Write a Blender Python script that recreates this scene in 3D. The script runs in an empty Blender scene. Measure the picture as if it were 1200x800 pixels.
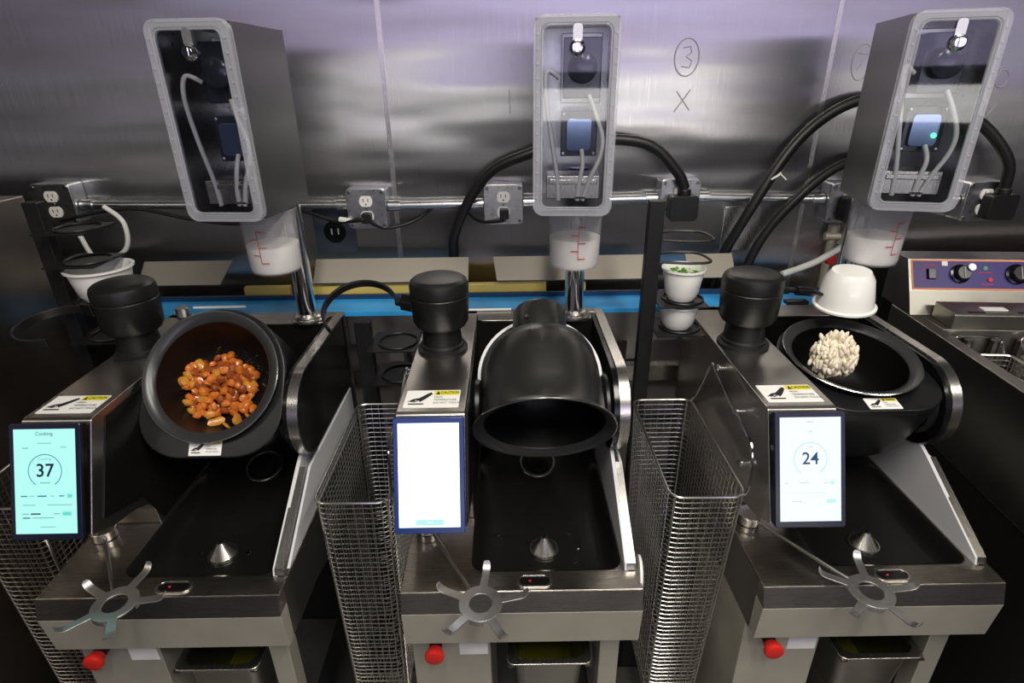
import bpy, bmesh, math, random
from mathutils import Vector, Matrix, noise
random.seed(7)
PI = math.pi
scn = bpy.context.scene
COL = scn.collection

# ------------------------------------------------------------------ camera
cam_d = bpy.data.cameras.new('camera'); cam = bpy.data.objects.new('camera', cam_d); COL.objects.link(cam)
cam_d.sensor_width = 36.0; cam_d.lens = 669.1 / 1200 * 36.0; cam_d.clip_start = 0.02
_p, _r, _y = math.radians(24.36), math.radians(0.76), math.radians(0.24)
_f = Vector((math.sin(_y)*math.cos(_p), math.cos(_y)*math.cos(_p), -math.sin(_p)))
_rt = Vector((math.cos(_y), -math.sin(_y), 0)); _dn = _f.cross(_rt)
_r2 = _rt*math.cos(_r) + _dn*math.sin(_r); _d2 = _dn*math.cos(_r) - _rt*math.sin(_r)
cam.matrix_world = Matrix(((_r2.x, -_d2.x, -_f.x, -0.0146), (_r2.y, -_d2.y, -_f.y, -0.7361),
                           (_r2.z, -_d2.z, -_f.z, 0.8164), (0, 0, 0, 1)))
scn.camera = cam

# ------------------------------------------------------------------ world, lamps, exposure
w = bpy.data.worlds.new('world'); scn.world = w; w.use_nodes = True
w.node_tree.nodes['Background'].inputs[0].default_value = (0.55, 0.58, 0.66, 1)
w.node_tree.nodes['Background'].inputs[1].default_value = 0.03

def area(name, loc, aim, sx, sy, power, col):
    d = bpy.data.lights.new(name, 'AREA'); d.shape = 'RECTANGLE'; d.size = sx; d.size_y = sy
    d.energy = power; d.color = col
    o = bpy.data.objects.new(name, d); COL.objects.link(o); o.location = loc
    o.rotation_euler = (Vector(aim) - Vector(loc)).to_track_quat('-Z', 'Y').to_euler()
    return o
# ceiling luminaires above the aisle
area('ceiling_luminaire', (-0.10, -0.95, 1.95), (-0.10, -0.80, 0), 0.16, 1.25, 30, (1.0, 0.93, 0.82))
area('ceiling_luminaire_4', (0.62, -0.95, 1.95), (0.62, -0.80, 0), 0.16, 1.25, 32, (1.0, 0.93, 0.82))
area('ceiling_luminaire_2', (-2.0, -1.5, 1.95), (-2.0, -1.4, 0), 1.2, 0.28, 8, (1.0, 0.93, 0.82))
area('ceiling_luminaire_3', (2.1, -1.3, 1.95), (2.1, -1.2, 0), 1.2, 0.28, 22, (1.0, 0.93, 0.82))
# window and violet lit signage of the dining room behind the photographer
area('dining_room_window', (1.1, -4.4, 0.62), (1.1, 0, 0.7), 3.6, 0.28, 17, (1.0, 0.97, 0.93))
area('violet_led_sign', (1.0, -4.5, 1.35), (1.0, 0, 0.9), 5.4, 0.9, 27, (0.74, 0.66, 1.0))

scn.view_settings.view_transform = 'Standard'
try: scn.view_settings.look = 'None'
except Exception: pass
scn.view_settings.gamma = 1.0
scn.view_settings.use_curve_mapping = False
scn.view_settings.exposure = 0.0
scn.cycles.use_denoising = True
scn.cycles.max_bounces = 10
scn.cycles.transparent_max_bounces = 16
scn.cycles.sample_clamp_indirect = 4.0

# ------------------------------------------------------------------ materials
def mat(name, col, metal=0.0, rough=0.5, emit=None, estr=0.0, trans=0.0, ior=1.45, spec=None, coat=0.0, alpha=1.0):
    m = bpy.data.materials.new(name); m.use_nodes = True
    b = m.node_tree.nodes['Principled BSDF']
    b.inputs['Base Color'].default_value = (*col, 1)
    b.inputs['Metallic'].default_value = metal
    b.inputs['Roughness'].default_value = rough
    b.inputs['IOR'].default_value = ior
    b.inputs['Transmission Weight'].default_value = trans
    b.inputs['Coat Weight'].default_value = coat
    if spec is not None: b.inputs['Specular IOR Level'].default_value = spec
    if emit: b.inputs['Emission Color'].default_value = (*emit, 1); b.inputs['Emission Strength'].default_value = estr
    return m
def grain(m, scale=(3, 3, 160), amp=0.12, bump=0.02, colvar=0.0, detail=4, mottle=None, dscale=(1, 1, 1)):
    """brushed or mottled surface: stretched noise on the roughness, a faint bump, optional colour mottling"""
    nt = m.node_tree; b = nt.nodes['Principled BSDF']
    tc = nt.nodes.new('ShaderNodeTexCoord'); mp = nt.nodes.new('ShaderNodeMapping'); mp.inputs['Scale'].default_value = scale
    n = nt.nodes.new('ShaderNodeTexNoise'); n.inputs['Scale'].default_value = 4; n.inputs['Detail'].default_value = detail
    nt.links.new(tc.outputs['Object'], mp.inputs[0]); nt.links.new(mp.outputs[0], n.inputs['Vector'])
    r0 = b.inputs['Roughness'].default_value
    mr = nt.nodes.new('ShaderNodeMapRange'); mr.inputs['To Min'].default_value = max(0.02, r0-amp); mr.inputs['To Max'].default_value = r0+amp
    nt.links.new(n.outputs[0], mr.inputs['Value']); nt.links.new(mr.outputs[0], b.inputs['Roughness'])
    if bump:
        bp = nt.nodes.new('ShaderNodeBump'); bp.inputs['Strength'].default_value = bump; bp.inputs['Distance'].default_value = 0.002
        nt.links.new(n.outputs[0], bp.inputs['Height']); nt.links.new(bp.outputs[0], b.inputs['Normal'])
    if colvar:
        n2 = nt.nodes.new('ShaderNodeTexNoise'); n2.inputs['Scale'].default_value = 9; n2.inputs['Detail'].default_value = 5
        mp2 = nt.nodes.new('ShaderNodeMapping'); mp2.inputs['Scale'].default_value = dscale
        nt.links.new(tc.outputs['Object'], mp2.inputs[0]); nt.links.new(mp2.outputs[0], n2.inputs['Vector'])
        mx = nt.nodes.new('ShaderNodeMix'); mx.data_type = 'RGBA'
        c = b.inputs['Base Color'].default_value
        mx.inputs[6].default_value = c
        d = mottle or tuple(x*(1-colvar) for x in c[:3]); mx.inputs[7].default_value = (*d, 1)
        m2 = nt.nodes.new('ShaderNodeMapRange'); m2.inputs['From Min'].default_value = .42; m2.inputs['From Max'].default_value = .72
        nt.links.new(n2.outputs[0], m2.inputs['Value']); nt.links.new(m2.outputs[0], mx.inputs[0]); nt.links.new(mx.outputs[2], b.inputs['Base Color'])
    return m
M = {}
M['wall'] = grain(mat('wall_steel', (.58, .57, .58), 1, .30), (300, 1.5, 2), .08, 0, .3, 5, (.46, .43, .41), (.12, 1, .9))  # stain mottling drawn out sideways also paints reflection bands into the colour
# vertical brushing of the wall sheets: reflections spread sideways
_nt = M['wall'].node_tree; _b = _nt.nodes['Principled BSDF']; _b.inputs['Anisotropic'].default_value = .95
_t = _nt.nodes.new('ShaderNodeCombineXYZ'); _t.inputs[0].default_value = 1.0; _nt.links.new(_t.outputs[0], _b.inputs['Tangent'])
# the thin sheets are slightly wavy
_tc = _nt.nodes.new('ShaderNodeTexCoord'); _mp = _nt.nodes.new('ShaderNodeMapping'); _mp.inputs['Scale'].default_value = (.5, 1, 2.0)
_n = _nt.nodes.new('ShaderNodeTexNoise'); _n.inputs['Scale'].default_value = 3.2; _n.inputs['Detail'].default_value = 1.5
_bp = _nt.nodes.new('ShaderNodeBump'); _bp.inputs['Strength'].default_value = .35; _bp.inputs['Distance'].default_value = .02
_nt.links.new(_tc.outputs['Object'], _mp.inputs[0]); _nt.links.new(_mp.outputs[0], _n.inputs['Vector']); _nt.links.new(_n.outputs[0], _bp.inputs['Height']); _nt.links.new(_bp.outputs[0], _b.inputs['Normal'])
M['steel'] = grain(mat('brushed_steel', (.52, .50, .47), 1, .30), (4, 520, 520), .06, .008, .2)
M['deck'] = grain(mat('deck_steel', (.46, .43, .39), 1, .28), (4, 520, 520), .06, .008, .25)
M['steelx'] = grain(mat('strip_steel', (.68, .66, .62), 1, .26), (420, 8, 8), .06, .01)
M['darksteel'] = grain(mat('dark_steel', (.22, .21, .20), 1, .34), (4, 500, 500), .06, .008)
M['chrome'] = mat('chrome', (.8, .8, .8), 1, .12)
M['wire'] = mat('wire_steel', (.62, .61, .58), 1, .28)
M['alu'] = grain(mat('laser_cut_steel', (.66, .66, .66), 1, .38), (30, 30, 30), .08, .01)
M['basin'] = grain(mat('nonstick_tray', (.006, .006, .0055), 0, .30, spec=.5), (20, 20, 20), .07, .01)
M['blackpl'] = grain(mat('black_plastic', (.007, .007, .0075), 0, .40), (40, 40, 40), .05, .02)
M['blackgl'] = mat('black_gloss', (.005, .005, .0055), 0, .22)
M['pan'] = grain(mat('pan_nonstick', (.085, .084, .082), .85, .30), (8, 8, 60), .03, .008)
M['panrim'] = mat('pan_rim', (.045, .047, .05), .4, .28)
M['panedge'] = mat('pan_edge', (.65, .65, .64), 1, .22)
M['greyplate'] = mat('grey_plate', (.30, .31, .33), .3, .45)
M['fin'] = grain(mat('splash_panel', (.60, .61, .65), 0, .40), (6, 6, 6), .06, .01)
M['shell'] = grain(mat('shell_black', (.006, .0065, .0075), 0, .34), (20, 20, 20), .06, .02)
M['rubber'] = mat('rubber_cable', (.007, .007, .007), 0, .42)
M['white'] = mat('white_glaze', (.80, .80, .78), 0, .22, coat=.3)
M['whitepl'] = mat('white_plastic', (.78, .78, .76), 0, .4)
M['liquid'] = mat('milky_liquid', (.88, .87, .84), 0, .35)
M['red'] = mat('red_plastic', (.62, .022, .016), 0, .38)
M['redink'] = mat('red_print', (.5, .03, .04), 0, .6)
M['blackink'] = mat('black_print', (.012, .012, .015), 0, .6)
M['greyink'] = mat('grey_print', (.30, .30, .32), 0, .6)
M['sticker'] = mat('sticker_white', (.80, .80, .79), 0, .45)
M['yellow'] = mat('sticker_yellow', (.70, .64, .03), 0, .45)
M['yellowbar'] = mat('yellow_bar', (.62, .47, .12), .2, .4)
M['bluefilm'] = grain(mat('blue_film', (.035, .36, .80), .1, .32), (4, 4, 4), .08, .02, .35)
M['darkblue'] = mat('dark_blue_sheet', (.03, .07, .14), .6, .35)
M['purple'] = mat('control_fascia', (.035, .022, .16), 0, .35)
M['orange'] = mat('fascia_border', (.75, .25, .10), 0, .5)
M['outlet'] = mat('outlet_white', (.78, .77, .74), 0, .4)
M['galv'] = grain(mat('galvanised', (.62, .63, .64), 1, .30), (25, 25, 25), .08, 0, .15)
M['bezel'] = mat('tablet_bezel', (.010, .012, .03), 0, .2)
M['bezelblue'] = mat('tablet_bezel_blue', (.012, .035, .16), 0, .2)
def emis(name, col, s):
    m = mat(name, (0, 0, 0), 0, .3, col, s); return m
M['scr_cyan'] = emis('screen_cyan', (.47, 1.0, .93), 1.0)
M['scr_white'] = emis('screen_white', (.98, 1.0, 1.0), 1.7)
M['scr_pale'] = emis('screen_pale', (.88, .99, 1.0), 1.05)
M['ui_teal'] = emis('ui_teal', (.14, .74, .62), 1.0)
M['ui_pale'] = emis('ui_pale', (.50, .93, .93), 1.0)
M['ui_ring'] = emis('ui_ring', (.05, .22, .28), 1.0)
M['ui_ringp'] = emis('ui_ring_pale', (.48, .82, .84), 1.0)
M['ui_dark'] = emis('ui_dark', (.01, .015, .05), 1.0)
M['ui_navy'] = emis('ui_navy', (.02, .06, .16), 1.0)
M['ui_grey'] = emis('ui_grey', (.22, .48, .48), 1.0)
M['ui_greyp'] = emis('ui_grey_pale', (.62, .72, .74), 1.0)
M['led_red'] = emis('led_red', (.8, .02, .04), .7)
M['led_green'] = emis('led_green', (.05, 1, .2), 6)
M['led_dim'] = emis('led_dim', (.1, .6, .35), .4)
M['food'] = mat('glazed_chicken', (.55, .155, .022), 0, .28, coat=.4)
M['food2'] = mat('glazed_chicken_dark', (.28, .065, .014), 0, .25, coat=.5)
M['food3'] = mat('onion_piece', (.55, .24, .03), 0, .3, coat=.3)
M['sauce'] = grain(mat('oily_sauce', (.16, .10, .012), 0, .18, coat=.6), (30, 30, 30), .1, .3)
M['noodle'] = mat('pale_rice', (.82, .74, .59), 0, .6)
M['green'] = mat('chopped_greens', (.10, .30, .03), 0, .45)
M['green2'] = mat('chopped_greens_pale', (.35, .50, .15), 0, .45)
M['brass'] = mat('valve_cream', (.55, .50, .40), .3, .4)
M['apron'] = grain(mat('apron_steel', (.64, .62, .53), .65, .40), (4, 400, 400), .05, .006, .12)
M['cabsteel'] = grain(mat('cabinet_steel', (.30, .27, .24), 1, .34), (400, 4, 400), .05, .006, .2)
M['outletdark'] = mat('dark_plate', (.07, .085, .115), .6, .35)
M['panin'] = grain(mat('pan_inside', (.004, .004, .0042), 0, .42, spec=.22), (8, 8, 8), .06, .01)
M['frysteel'] = grain(mat('fryer_steel', (.34, .33, .30), 1, .34), (4, 400, 400), .05, .006, .2)
M['flap'] = mat('flap_steel', (.40, .37, .32), .5, .45)
M['housing'] = grain(mat('housing_steel', (.20, .195, .19), 1, .36), (500, 500, 4), .05, .006)
M['greendrop'] = mat('oil_residue', (.10, .10, .01), 0, .15, coat=.5)
M['water'] = mat('water', (.9, .9, .9), 0, .03, trans=1, ior=1.33)
M['floor'] = grain(mat('floor_plank', (.115, .11, .10), 0, .42), (3, 40, 3), .1, .06, .5)
M['grout'] = mat('floor_gap', (.02, .02, .02), 0, .8)
M['tube'] = mat('silicone_tube', (.80, .80, .78), 0, .35)
M['motor'] = mat('pump_body', (.05, .055, .075), .3, .2)
M['pumpblue'] = mat('pump_window', (.18, .24, .42), .7, .12)
def thinpane(name, tint, gloss, fac, rough=.03):
    m = bpy.data.materials.new(name); m.use_nodes = True; nt = m.node_tree; nt.nodes.clear()
    o = nt.nodes.new('ShaderNodeOutputMaterial'); t = nt.nodes.new('ShaderNodeBsdfTransparent'); t.inputs[0].default_value = (*tint, 1)
    g = nt.nodes.new('ShaderNodeBsdfGlossy'); g.inputs['Roughness'].default_value = rough; g.inputs[0].default_value = (*gloss, 1)
    fr = nt.nodes.new('ShaderNodeFresnel'); fr.inputs[0].default_value = 1.5
    mx = nt.nodes.new('ShaderNodeMixShader'); ad = nt.nodes.new('ShaderNodeMath'); ad.operation = 'ADD'; ad.use_clamp = True; ad.inputs[1].default_value = fac
    nt.links.new(fr.outputs[0], ad.inputs[0]); nt.links.new(ad.outputs[0], mx.inputs[0])
    nt.links.new(t.outputs[0], mx.inputs[1]); nt.links.new(g.outputs[0], mx.inputs[2]); nt.links.new(mx.outputs[0], o.inputs[0])
    return m
M['pane'] = thinpane('clear_cover_pane', (.93, .94, .97), (1, 1, 1), .02)
def frosted(name, col, tfac, rough):
    m = bpy.data.materials.new(name); m.use_nodes = True; nt = m.node_tree; b = nt.nodes['Principled BSDF']
    b.inputs['Base Color'].default_value = (*col, 1); b.inputs['Roughness'].default_value = rough
    t = nt.nodes.new('ShaderNodeBsdfTransparent'); mx = nt.nodes.new('ShaderNodeMixShader'); mx.inputs[0].default_value = tfac
    o = nt.nodes['Material Output']
    nt.links.new(b.outputs[0], mx.inputs[1]); nt.links.new(t.outputs[0], mx.inputs[2]); nt.links.new(mx.outputs[0], o.inputs[0])
    return m
M['frost'] = frosted('cover_rim_plastic', (.50, .51, .58), .62, .14)
M['cup'] = frosted('cup_plastic', (.66, .66, .69), .80, .10)

# ------------------------------------------------------------------ mesh helpers
class MB:
    def __init__(s): s.bm = bmesh.new(); s.mats = []; s.cur = 0
    def m(s, name):
        if name not in s.mats: s.mats.append(name)
        s.cur = s.mats.index(name); return s
    def face(s, vs):
        try: f = s.bm.faces.new(vs)
        except ValueError: return None
        f.material_index = s.cur; return f
    def poly(s, pts): return s.face([s.bm.verts.new(p) for p in pts])
    def box(s, x0, x1, y0, y1, z0, z1, mx=None):
        v = [Vector(p) for p in ((x0,y0,z0),(x1,y0,z0),(x1,y1,z0),(x0,y1,z0),(x0,y0,z1),(x1,y0,z1),(x1,y1,z1),(x0,y1,z1))]
        if mx: v = [mx @ p for p in v]
        v = [s.bm.verts.new(p) for p in v]
        for q in ((0,3,2,1),(4,5,6,7),(0,1,5,4),(1,2,6,5),(2,3,7,6),(3,0,4,7)): s.face([v[i] for i in q])
        return s
    def loft(s, rings, closed=True, cap0=True, cap1=True):
        R = [[s.bm.verts.new(p) for p in r] for r in rings]; n = len(R[0])
        for a, b in zip(R, R[1:]):
            for i in range(n if closed else n-1):
                j = (i+1) % n; s.face((a[i], a[j], b[j], b[i]))
        if cap0: s.face(list(reversed(R[0])))
        if cap1: s.face(R[-1])
        return R
    def prism(s, prof, axis, a, b):
        """closed 2-D outline swept along x (prof = y,z), y (prof = x,z) or z (prof = x,y)"""
        f = {'x': lambda p, t: (t, p[0], p[1]), 'y': lambda p, t: (p[0], t, p[1]), 'z': lambda p, t: (p[0], p[1], t)}[axis]
        s.loft([[f(p, a) for p in prof], [f(p, b) for p in prof]]); return s
    def lathe(s, prof, o=(0,0,0), ax=(0,0,1), n=40, a0=0., a1=2*PI):
        """prof = list of (radius, height along ax)"""
        o = Vector(o); ax = Vector(ax).normalized()
        u = ax.orthogonal().normalized() if abs(ax.x) > .9 else Vector((1,0,0)); u = (u - ax*u.dot(ax)).normalized(); v = ax.cross(u)
        full = abs(a1-a0-2*PI) < 1e-6
        rings = []
        for r, h in prof:
            if r < 1e-6: rings.append([s.bm.verts.new(o+ax*h)]); continue
            rings.append([s.bm.verts.new(o+ax*h+(u*math.cos(a0+(a1-a0)*i/n)+v*math.sin(a0+(a1-a0)*i/n))*r) for i in range(n if full else n+1)])
        for a, b in zip(rings, rings[1:]):
            for i in range(n):
                j = (i+1) % n if full else i+1
                if len(a) == 1 and len(b) == 1: continue
                if len(a) == 1: s.face((a[0], b[i], b[j]))
                elif len(b) == 1: s.face((a[i], b[0], a[j]))
                else: s.face((a[i], b[i], b[j], a[j]))
        return s
    def cyl(s, o, ax, r, h, n=24, ch=0.0):
        c = min(ch, r*.9, h*.45)
        pr = [(0,0),(r-c,0),(r,c),(r,h-c),(r-c,h),(0,h)] if c else [(0,0),(r,0),(r,h),(0,h)]
        return s.lathe(pr, o, ax, n)
    def tube(s, pts, r, n=6, closed=False, cap=True):
        P = [Vector(p) for p in pts]; N = len(P); rings = []
        up = None
        for i in range(N):
            a = P[(i-1) % N] if (closed or i > 0) else P[i]; b = P[(i+1) % N] if (closed or i < N-1) else P[i]
            t = (b-a).normalized()
            if up is None: up = t.orthogonal().normalized()
            u = (up - t*up.dot(t));
            if u.length < 1e-6: u = t.orthogonal()
            u.normalize(); up = u; v = t.cross(u)
            rr = r[i] if isinstance(r, (list, tuple)) else r
            rings.append([s.bm.verts.new(P[i]+(u*math.cos(2*PI*k/n)+v*math.sin(2*PI*k/n))*rr) for k in range(n)])
        for i in range(N if closed else N-1):
            a = rings[i]; b = rings[(i+1) % N]; off = 0
            if closed and i == N-1:
                off = min(range(n), key=lambda o: sum((a[k].co-b[(k+o) % n].co).length for k in range(n)))
            for k in range(n):
                s.face((a[k], a[(k+1) % n], b[(k+1+off) % n], b[(k+off) % n]))
        if not closed and cap: s.face(list(reversed(rings[0]))); s.face(rings[-1])
        return s
    def band(s, pts, dirs, wdt, th):
        """flat bar along pts; dirs = width direction at every point, th across it"""
        P = [Vector(p) for p in pts]; rings = []
        for i, p in enumerate(P):
            t = (P[min(i+1, len(P)-1)]-P[max(i-1, 0)]).normalized(); d = Vector(dirs[i] if isinstance(dirs, list) else dirs).normalized(); q = t.cross(d).normalized()
            rings.append([p+d*wdt/2+q*th/2, p-d*wdt/2+q*th/2, p-d*wdt/2-q*th/2, p+d*wdt/2-q*th/2])
        s.loft(rings); return s
    def ring_plate(s, outer, inner, f, t0, t1):
        """plate with a hole: outer and inner outlines with the same number of points; f maps (u, v, t) to 3-D"""
        n = len(outer)
        g = [[s.bm.verts.new(f(*p, t)) for p in q] for q, t in ((outer, t1), (inner, t1), (inner, t0), (outer, t0))]
        for a, b in ((0,1),(1,2),(2,3),(3,0)):
            for i in range(n): j = (i+1) % n; s.face((g[a][i], g[a][j], g[b][j], g[b][i]))
        return s
    def ball(s, c, r, sx=1, sy=1, sz=1, sub=1, jit=0., rot=None):
        g = bmesh.ops.create_icosphere(s.bm, subdivisions=sub, radius=1.0)
        q = rot or Matrix.Identity(3)
        for v in g['verts']:
            d = 1+random.uniform(-jit, jit); v.co = Vector(c)+q @ Vector((v.co.x*r*sx*d, v.co.y*r*sy*d, v.co.z*r*sz*d))
            for f in v.link_faces: f.material_index = s.cur
        return s
    def build(s, name, parent=None, smooth=True, bevel=0.0, seg=2, xf=None, kind=None, ang=38):
        bmesh.ops.recalc_face_normals(s.bm, faces=s.bm.faces[:])
        me = bpy.data.meshes.new(name); s.bm.to_mesh(me); s.bm.free()
        for k in s.mats: me.materials.append(M[k])
        if smooth:
            me.polygons.foreach_set('use_smooth', [True]*len(me.polygons)); me.set_sharp_from_angle(angle=math.radians(ang))
        o = bpy.data.objects.new(name, me); COL.objects.link(o)
        if xf is not None: me.transform(xf)
        if parent is not None: o.parent = parent
        if bevel:
            b = o.modifiers.new('bevel', 'BEVEL'); b.width = bevel; b.segments = seg; b.limit_method = 'ANGLE'; b.angle_limit = math.radians(40); b.harden_normals = True
        if kind: o['kind'] = kind
        return o
def tag(o, label=None, cat=None, group=None, kind=None):
    if label: o['label'] = label
    if cat: o['category'] = cat
    if group: o['group'] = group
    if kind: o['kind'] = kind
    return o
def thing(name, label, cat, loc=(0,0,0), rz=0., group=None):
    o = bpy.data.objects.new(name, None); COL.objects.link(o); o.empty_display_size = .05
    o.location = loc; o.rotation_euler = (0, 0, rz); return tag(o, label, cat, group)
def copy_tree(o, parent=None):
    c = o.copy(); COL.objects.link(c)
    if parent is not None: c.parent = parent
    for ch in list(o.children): copy_tree(ch, c)
    return c
def rrect(x0, x1, y0, y1, r, n=6):
    out = []
    for cx, cy, a in ((x1-r, y0+r, -PI/2), (x1-r, y1-r, 0), (x0+r, y1-r, PI/2), (x0+r, y0+r, PI)):
        for i in range(n+1): t = a+PI/2*i/n; out.append((cx+r*math.cos(t), cy+r*math.sin(t)))
    return out
def spline(pts, k=8):
    P = [Vector(p) for p in pts]; out = []
    for i in range(len(P)-1):
        a = P[max(i-1, 0)]; b = P[i]; c = P[i+1]; d = P[min(i+2, len(P)-1)]
        for j in range(k):
            t = j/k; out.append(.5*((2*b)+(c-a)*t+(2*a-5*b+4*c-d)*t*t+(3*b-a-3*c+d)*t**3))
    out.append(P[-1]); return out
def text_mesh(mb, s, size, f, ext=.0004, align='CENTER', bold=0.0):
    """adds lettering to mb; f maps flat text coordinates (x, y, out) to 3-D"""
    c = bpy.data.curves.new('lettering', 'FONT'); c.body = s; c.size = size; c.align_x = align; c.align_y = 'CENTER'; c.offset = bold; c.resolution_u = 3
    t = bpy.data.objects.new('lettering', c); COL.objects.link(t)
    dg = bpy.context.evaluated_depsgraph_get(); dg.update(); me = bpy.data.meshes.new_from_object(t.evaluated_get(dg))
    vs = [mb.bm.verts.new(f(v.co.x, v.co.y, ext)) for v in me.vertices]
    for p in me.polygons: mb.face([vs[i] for i in p.vertices])
    bpy.data.objects.remove(t); bpy.data.meshes.remove(me); bpy.data.curves.remove(c)

S = .643                                        # spacing of the three machines
FLOOR = -.80
WALLY = .82
PX = .046                                       # centre of the pan between its two side walls

# ------------------------------------------------------------------ room
b = MB().m('grout'); b.box(-4, 4, -5, WALLY+.2, FLOOR-.06, FLOOR-.004)
fl = tag(b.build('floor', smooth=False), kind='structure')
for ix in range(16):
    x0 = -1.6 + ix*.2
    for iy in range(3):
        y1 = WALLY+.15 - iy*1.1 - (ix % 3)*.35
        bb = MB().m('floor'); bb.box(x0+.0015, x0+.1985, y1-1.097, y1, FLOOR-.01, FLOOR+random.uniform(-.0006, .0006)); bb.build('plank', fl, smooth=False)
wb = MB().m('darksteel'); wb.box(-2.6, 2.9, WALLY+.012, WALLY+.08, FLOOR, 1.9)
wall = tag(wb.build('wall_back', smooth=False), kind='structure')
xs = [-2.516, -1.416, -.316, .784, 1.884, 2.9]
for a, c in zip(xs, xs[1:]):
    q = MB().m('wall'); q.box(a+.002, c-.002, WALLY, WALLY+.0119, FLOOR, 1.9); q.build('panel', wall, bevel=.0015)
for x in xs[1:-1]:
    q = MB().m('steelx'); q.box(x-.006, x+.006, WALLY-.0015, WALLY+.001, FLOOR, 1.9); q.build('seam_strip', wall)

# marker notes on the wall
def stroke(segs, name, label, r=.0016):
    q = MB().m('greyink')
    for sg in segs: q.tube([(x, WALLY-.0006, z) for x, z in sg], r, 5)
    return tag(q.build(name), label, 'marking')
def ell(cx, cz, rx, rz, a0=0, a1=360, n=20): return [(cx+rx*math.cos(math.radians(a0+(a1-a0)*i/n)), cz+rz*math.sin(math.radians(a0+(a1-a0)*i/n))) for i in range(n+1)]
stroke([ell(.429, .868, .030, .042), [(.418, .889), (.436, .892), (.440, .878), (.427, .870), (.442, .860), (.438, .845), (.418, .848)]], 'wall_marking', 'circled number 3 hand-written in marker on the steel wall')
stroke([[(.412, .792), (.448, .748)], [(.446, .795), (.410, .744)]], 'wall_marking', 'faint marker cross on the wall under the circled 3')
stroke([[(-.007, .80), (-.005, .745)]], 'wall_marking', 'short upright marker tick on the wall')
stroke([ell(.862, .852, .024, .040, 60, 330), [(.85, .872), (.872, .87), (.86, .845), (.852, .836)]], 'wall_marking', 'half-hidden circled marker figure beside the green-lit dispenser')
stroke([ell(1.222, .811, .016, .020), [(1.21, .835), (1.206, .79)]], 'wall_marking', 'marker letter D written above a cross on the wall')
stroke([[(1.196, .748), (1.232, .704)], [(1.23, .752), (1.194, .70)]], 'wall_marking', 'marker cross on the wall beneath the letter D')

# ------------------------------------------------------------------ stickers
def caution_sticker(parent, f, W, H, name='caution_sticker', lines=True):
    """f(u, v, out): u right, v up on the surface, centred"""
    q = MB().m('sticker'); q.loft([[f(*p, 0) for p in rrect(-W/2, W/2, -H/2, H/2, .002, 3)], [f(*p, .0006) for p in rrect(-W/2, W/2, -H/2, H/2, .002, 3)]])
    st = q.build(name, parent, smooth=False)
    k = W/.098; e = .0009
    q = MB().m('yellow'); q.poly([f(W*.02, H*.20, e), f(W*.48, H*.20, e), f(W*.48, H*.46, e), f(W*.02, H*.46, e)])
    q.build('warning_band', st, smooth=False)
    q = MB().m('blackink'); e = .0012
    q.poly([f(W*.05, H*.23, e), f(W*.13, H*.23, e), f(W*.09, H*.44, e)])
    text_mesh(q, 'CAUTION', H*.20, lambda x, y, t: f(W*.31+x*.62, H*.33+y, e), bold=.0002)
    # hand held over a hot surface
    q.poly([f(-W*.42, -H*.34, e), f(-W*.14, -H*.34, e), f(-W*.14, -H*.28, e), f(-W*.42, -H*.28, e)])
    q.poly([f(W*(x), H*(y), e) for x, y in ((-.40,-.12),(-.34,-.02),(-.24,.03),(-.10,.28),(-.04,.36),(-.01,.26),(-.12,-.02),(-.18,-.14),(-.21,-.20),(-.24,-.12),(-.30,-.08),(-.36,-.14),(-.38,-.20))])
    for i in range(3): q.poly([f(W*(-.44+i*.05), H*(-.16-i*.02), e), f(W*(-.36+i*.05), H*(-.08-i*.015), e), f(W*(-.35+i*.05), H*(-.12-i*.015), e), f(W*(-.43+i*.05), H*(-.19-i*.02), e)])
    for i, s in enumerate(('HIGH', 'TEMPERATURE', 'DO NOT TOUCH')):
        text_mesh(q, s, H*.13, lambda x, y, t, i=i: f(W*.03+x*.78, H*(.08-.17*i)+y, e), align='LEFT')
    q.build('warning_print', st, smooth=False)
    return st

# ------------------------------------------------------------------ cooking machine
def rot_axes(t):
    """pan axis n and in-plane axis e at tilt t (degrees) about the x axis"""
    t = math.radians(t); return Vector((0, -math.sin(t), math.cos(t))), Vector((0, math.cos(t), math.sin(t)))

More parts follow.
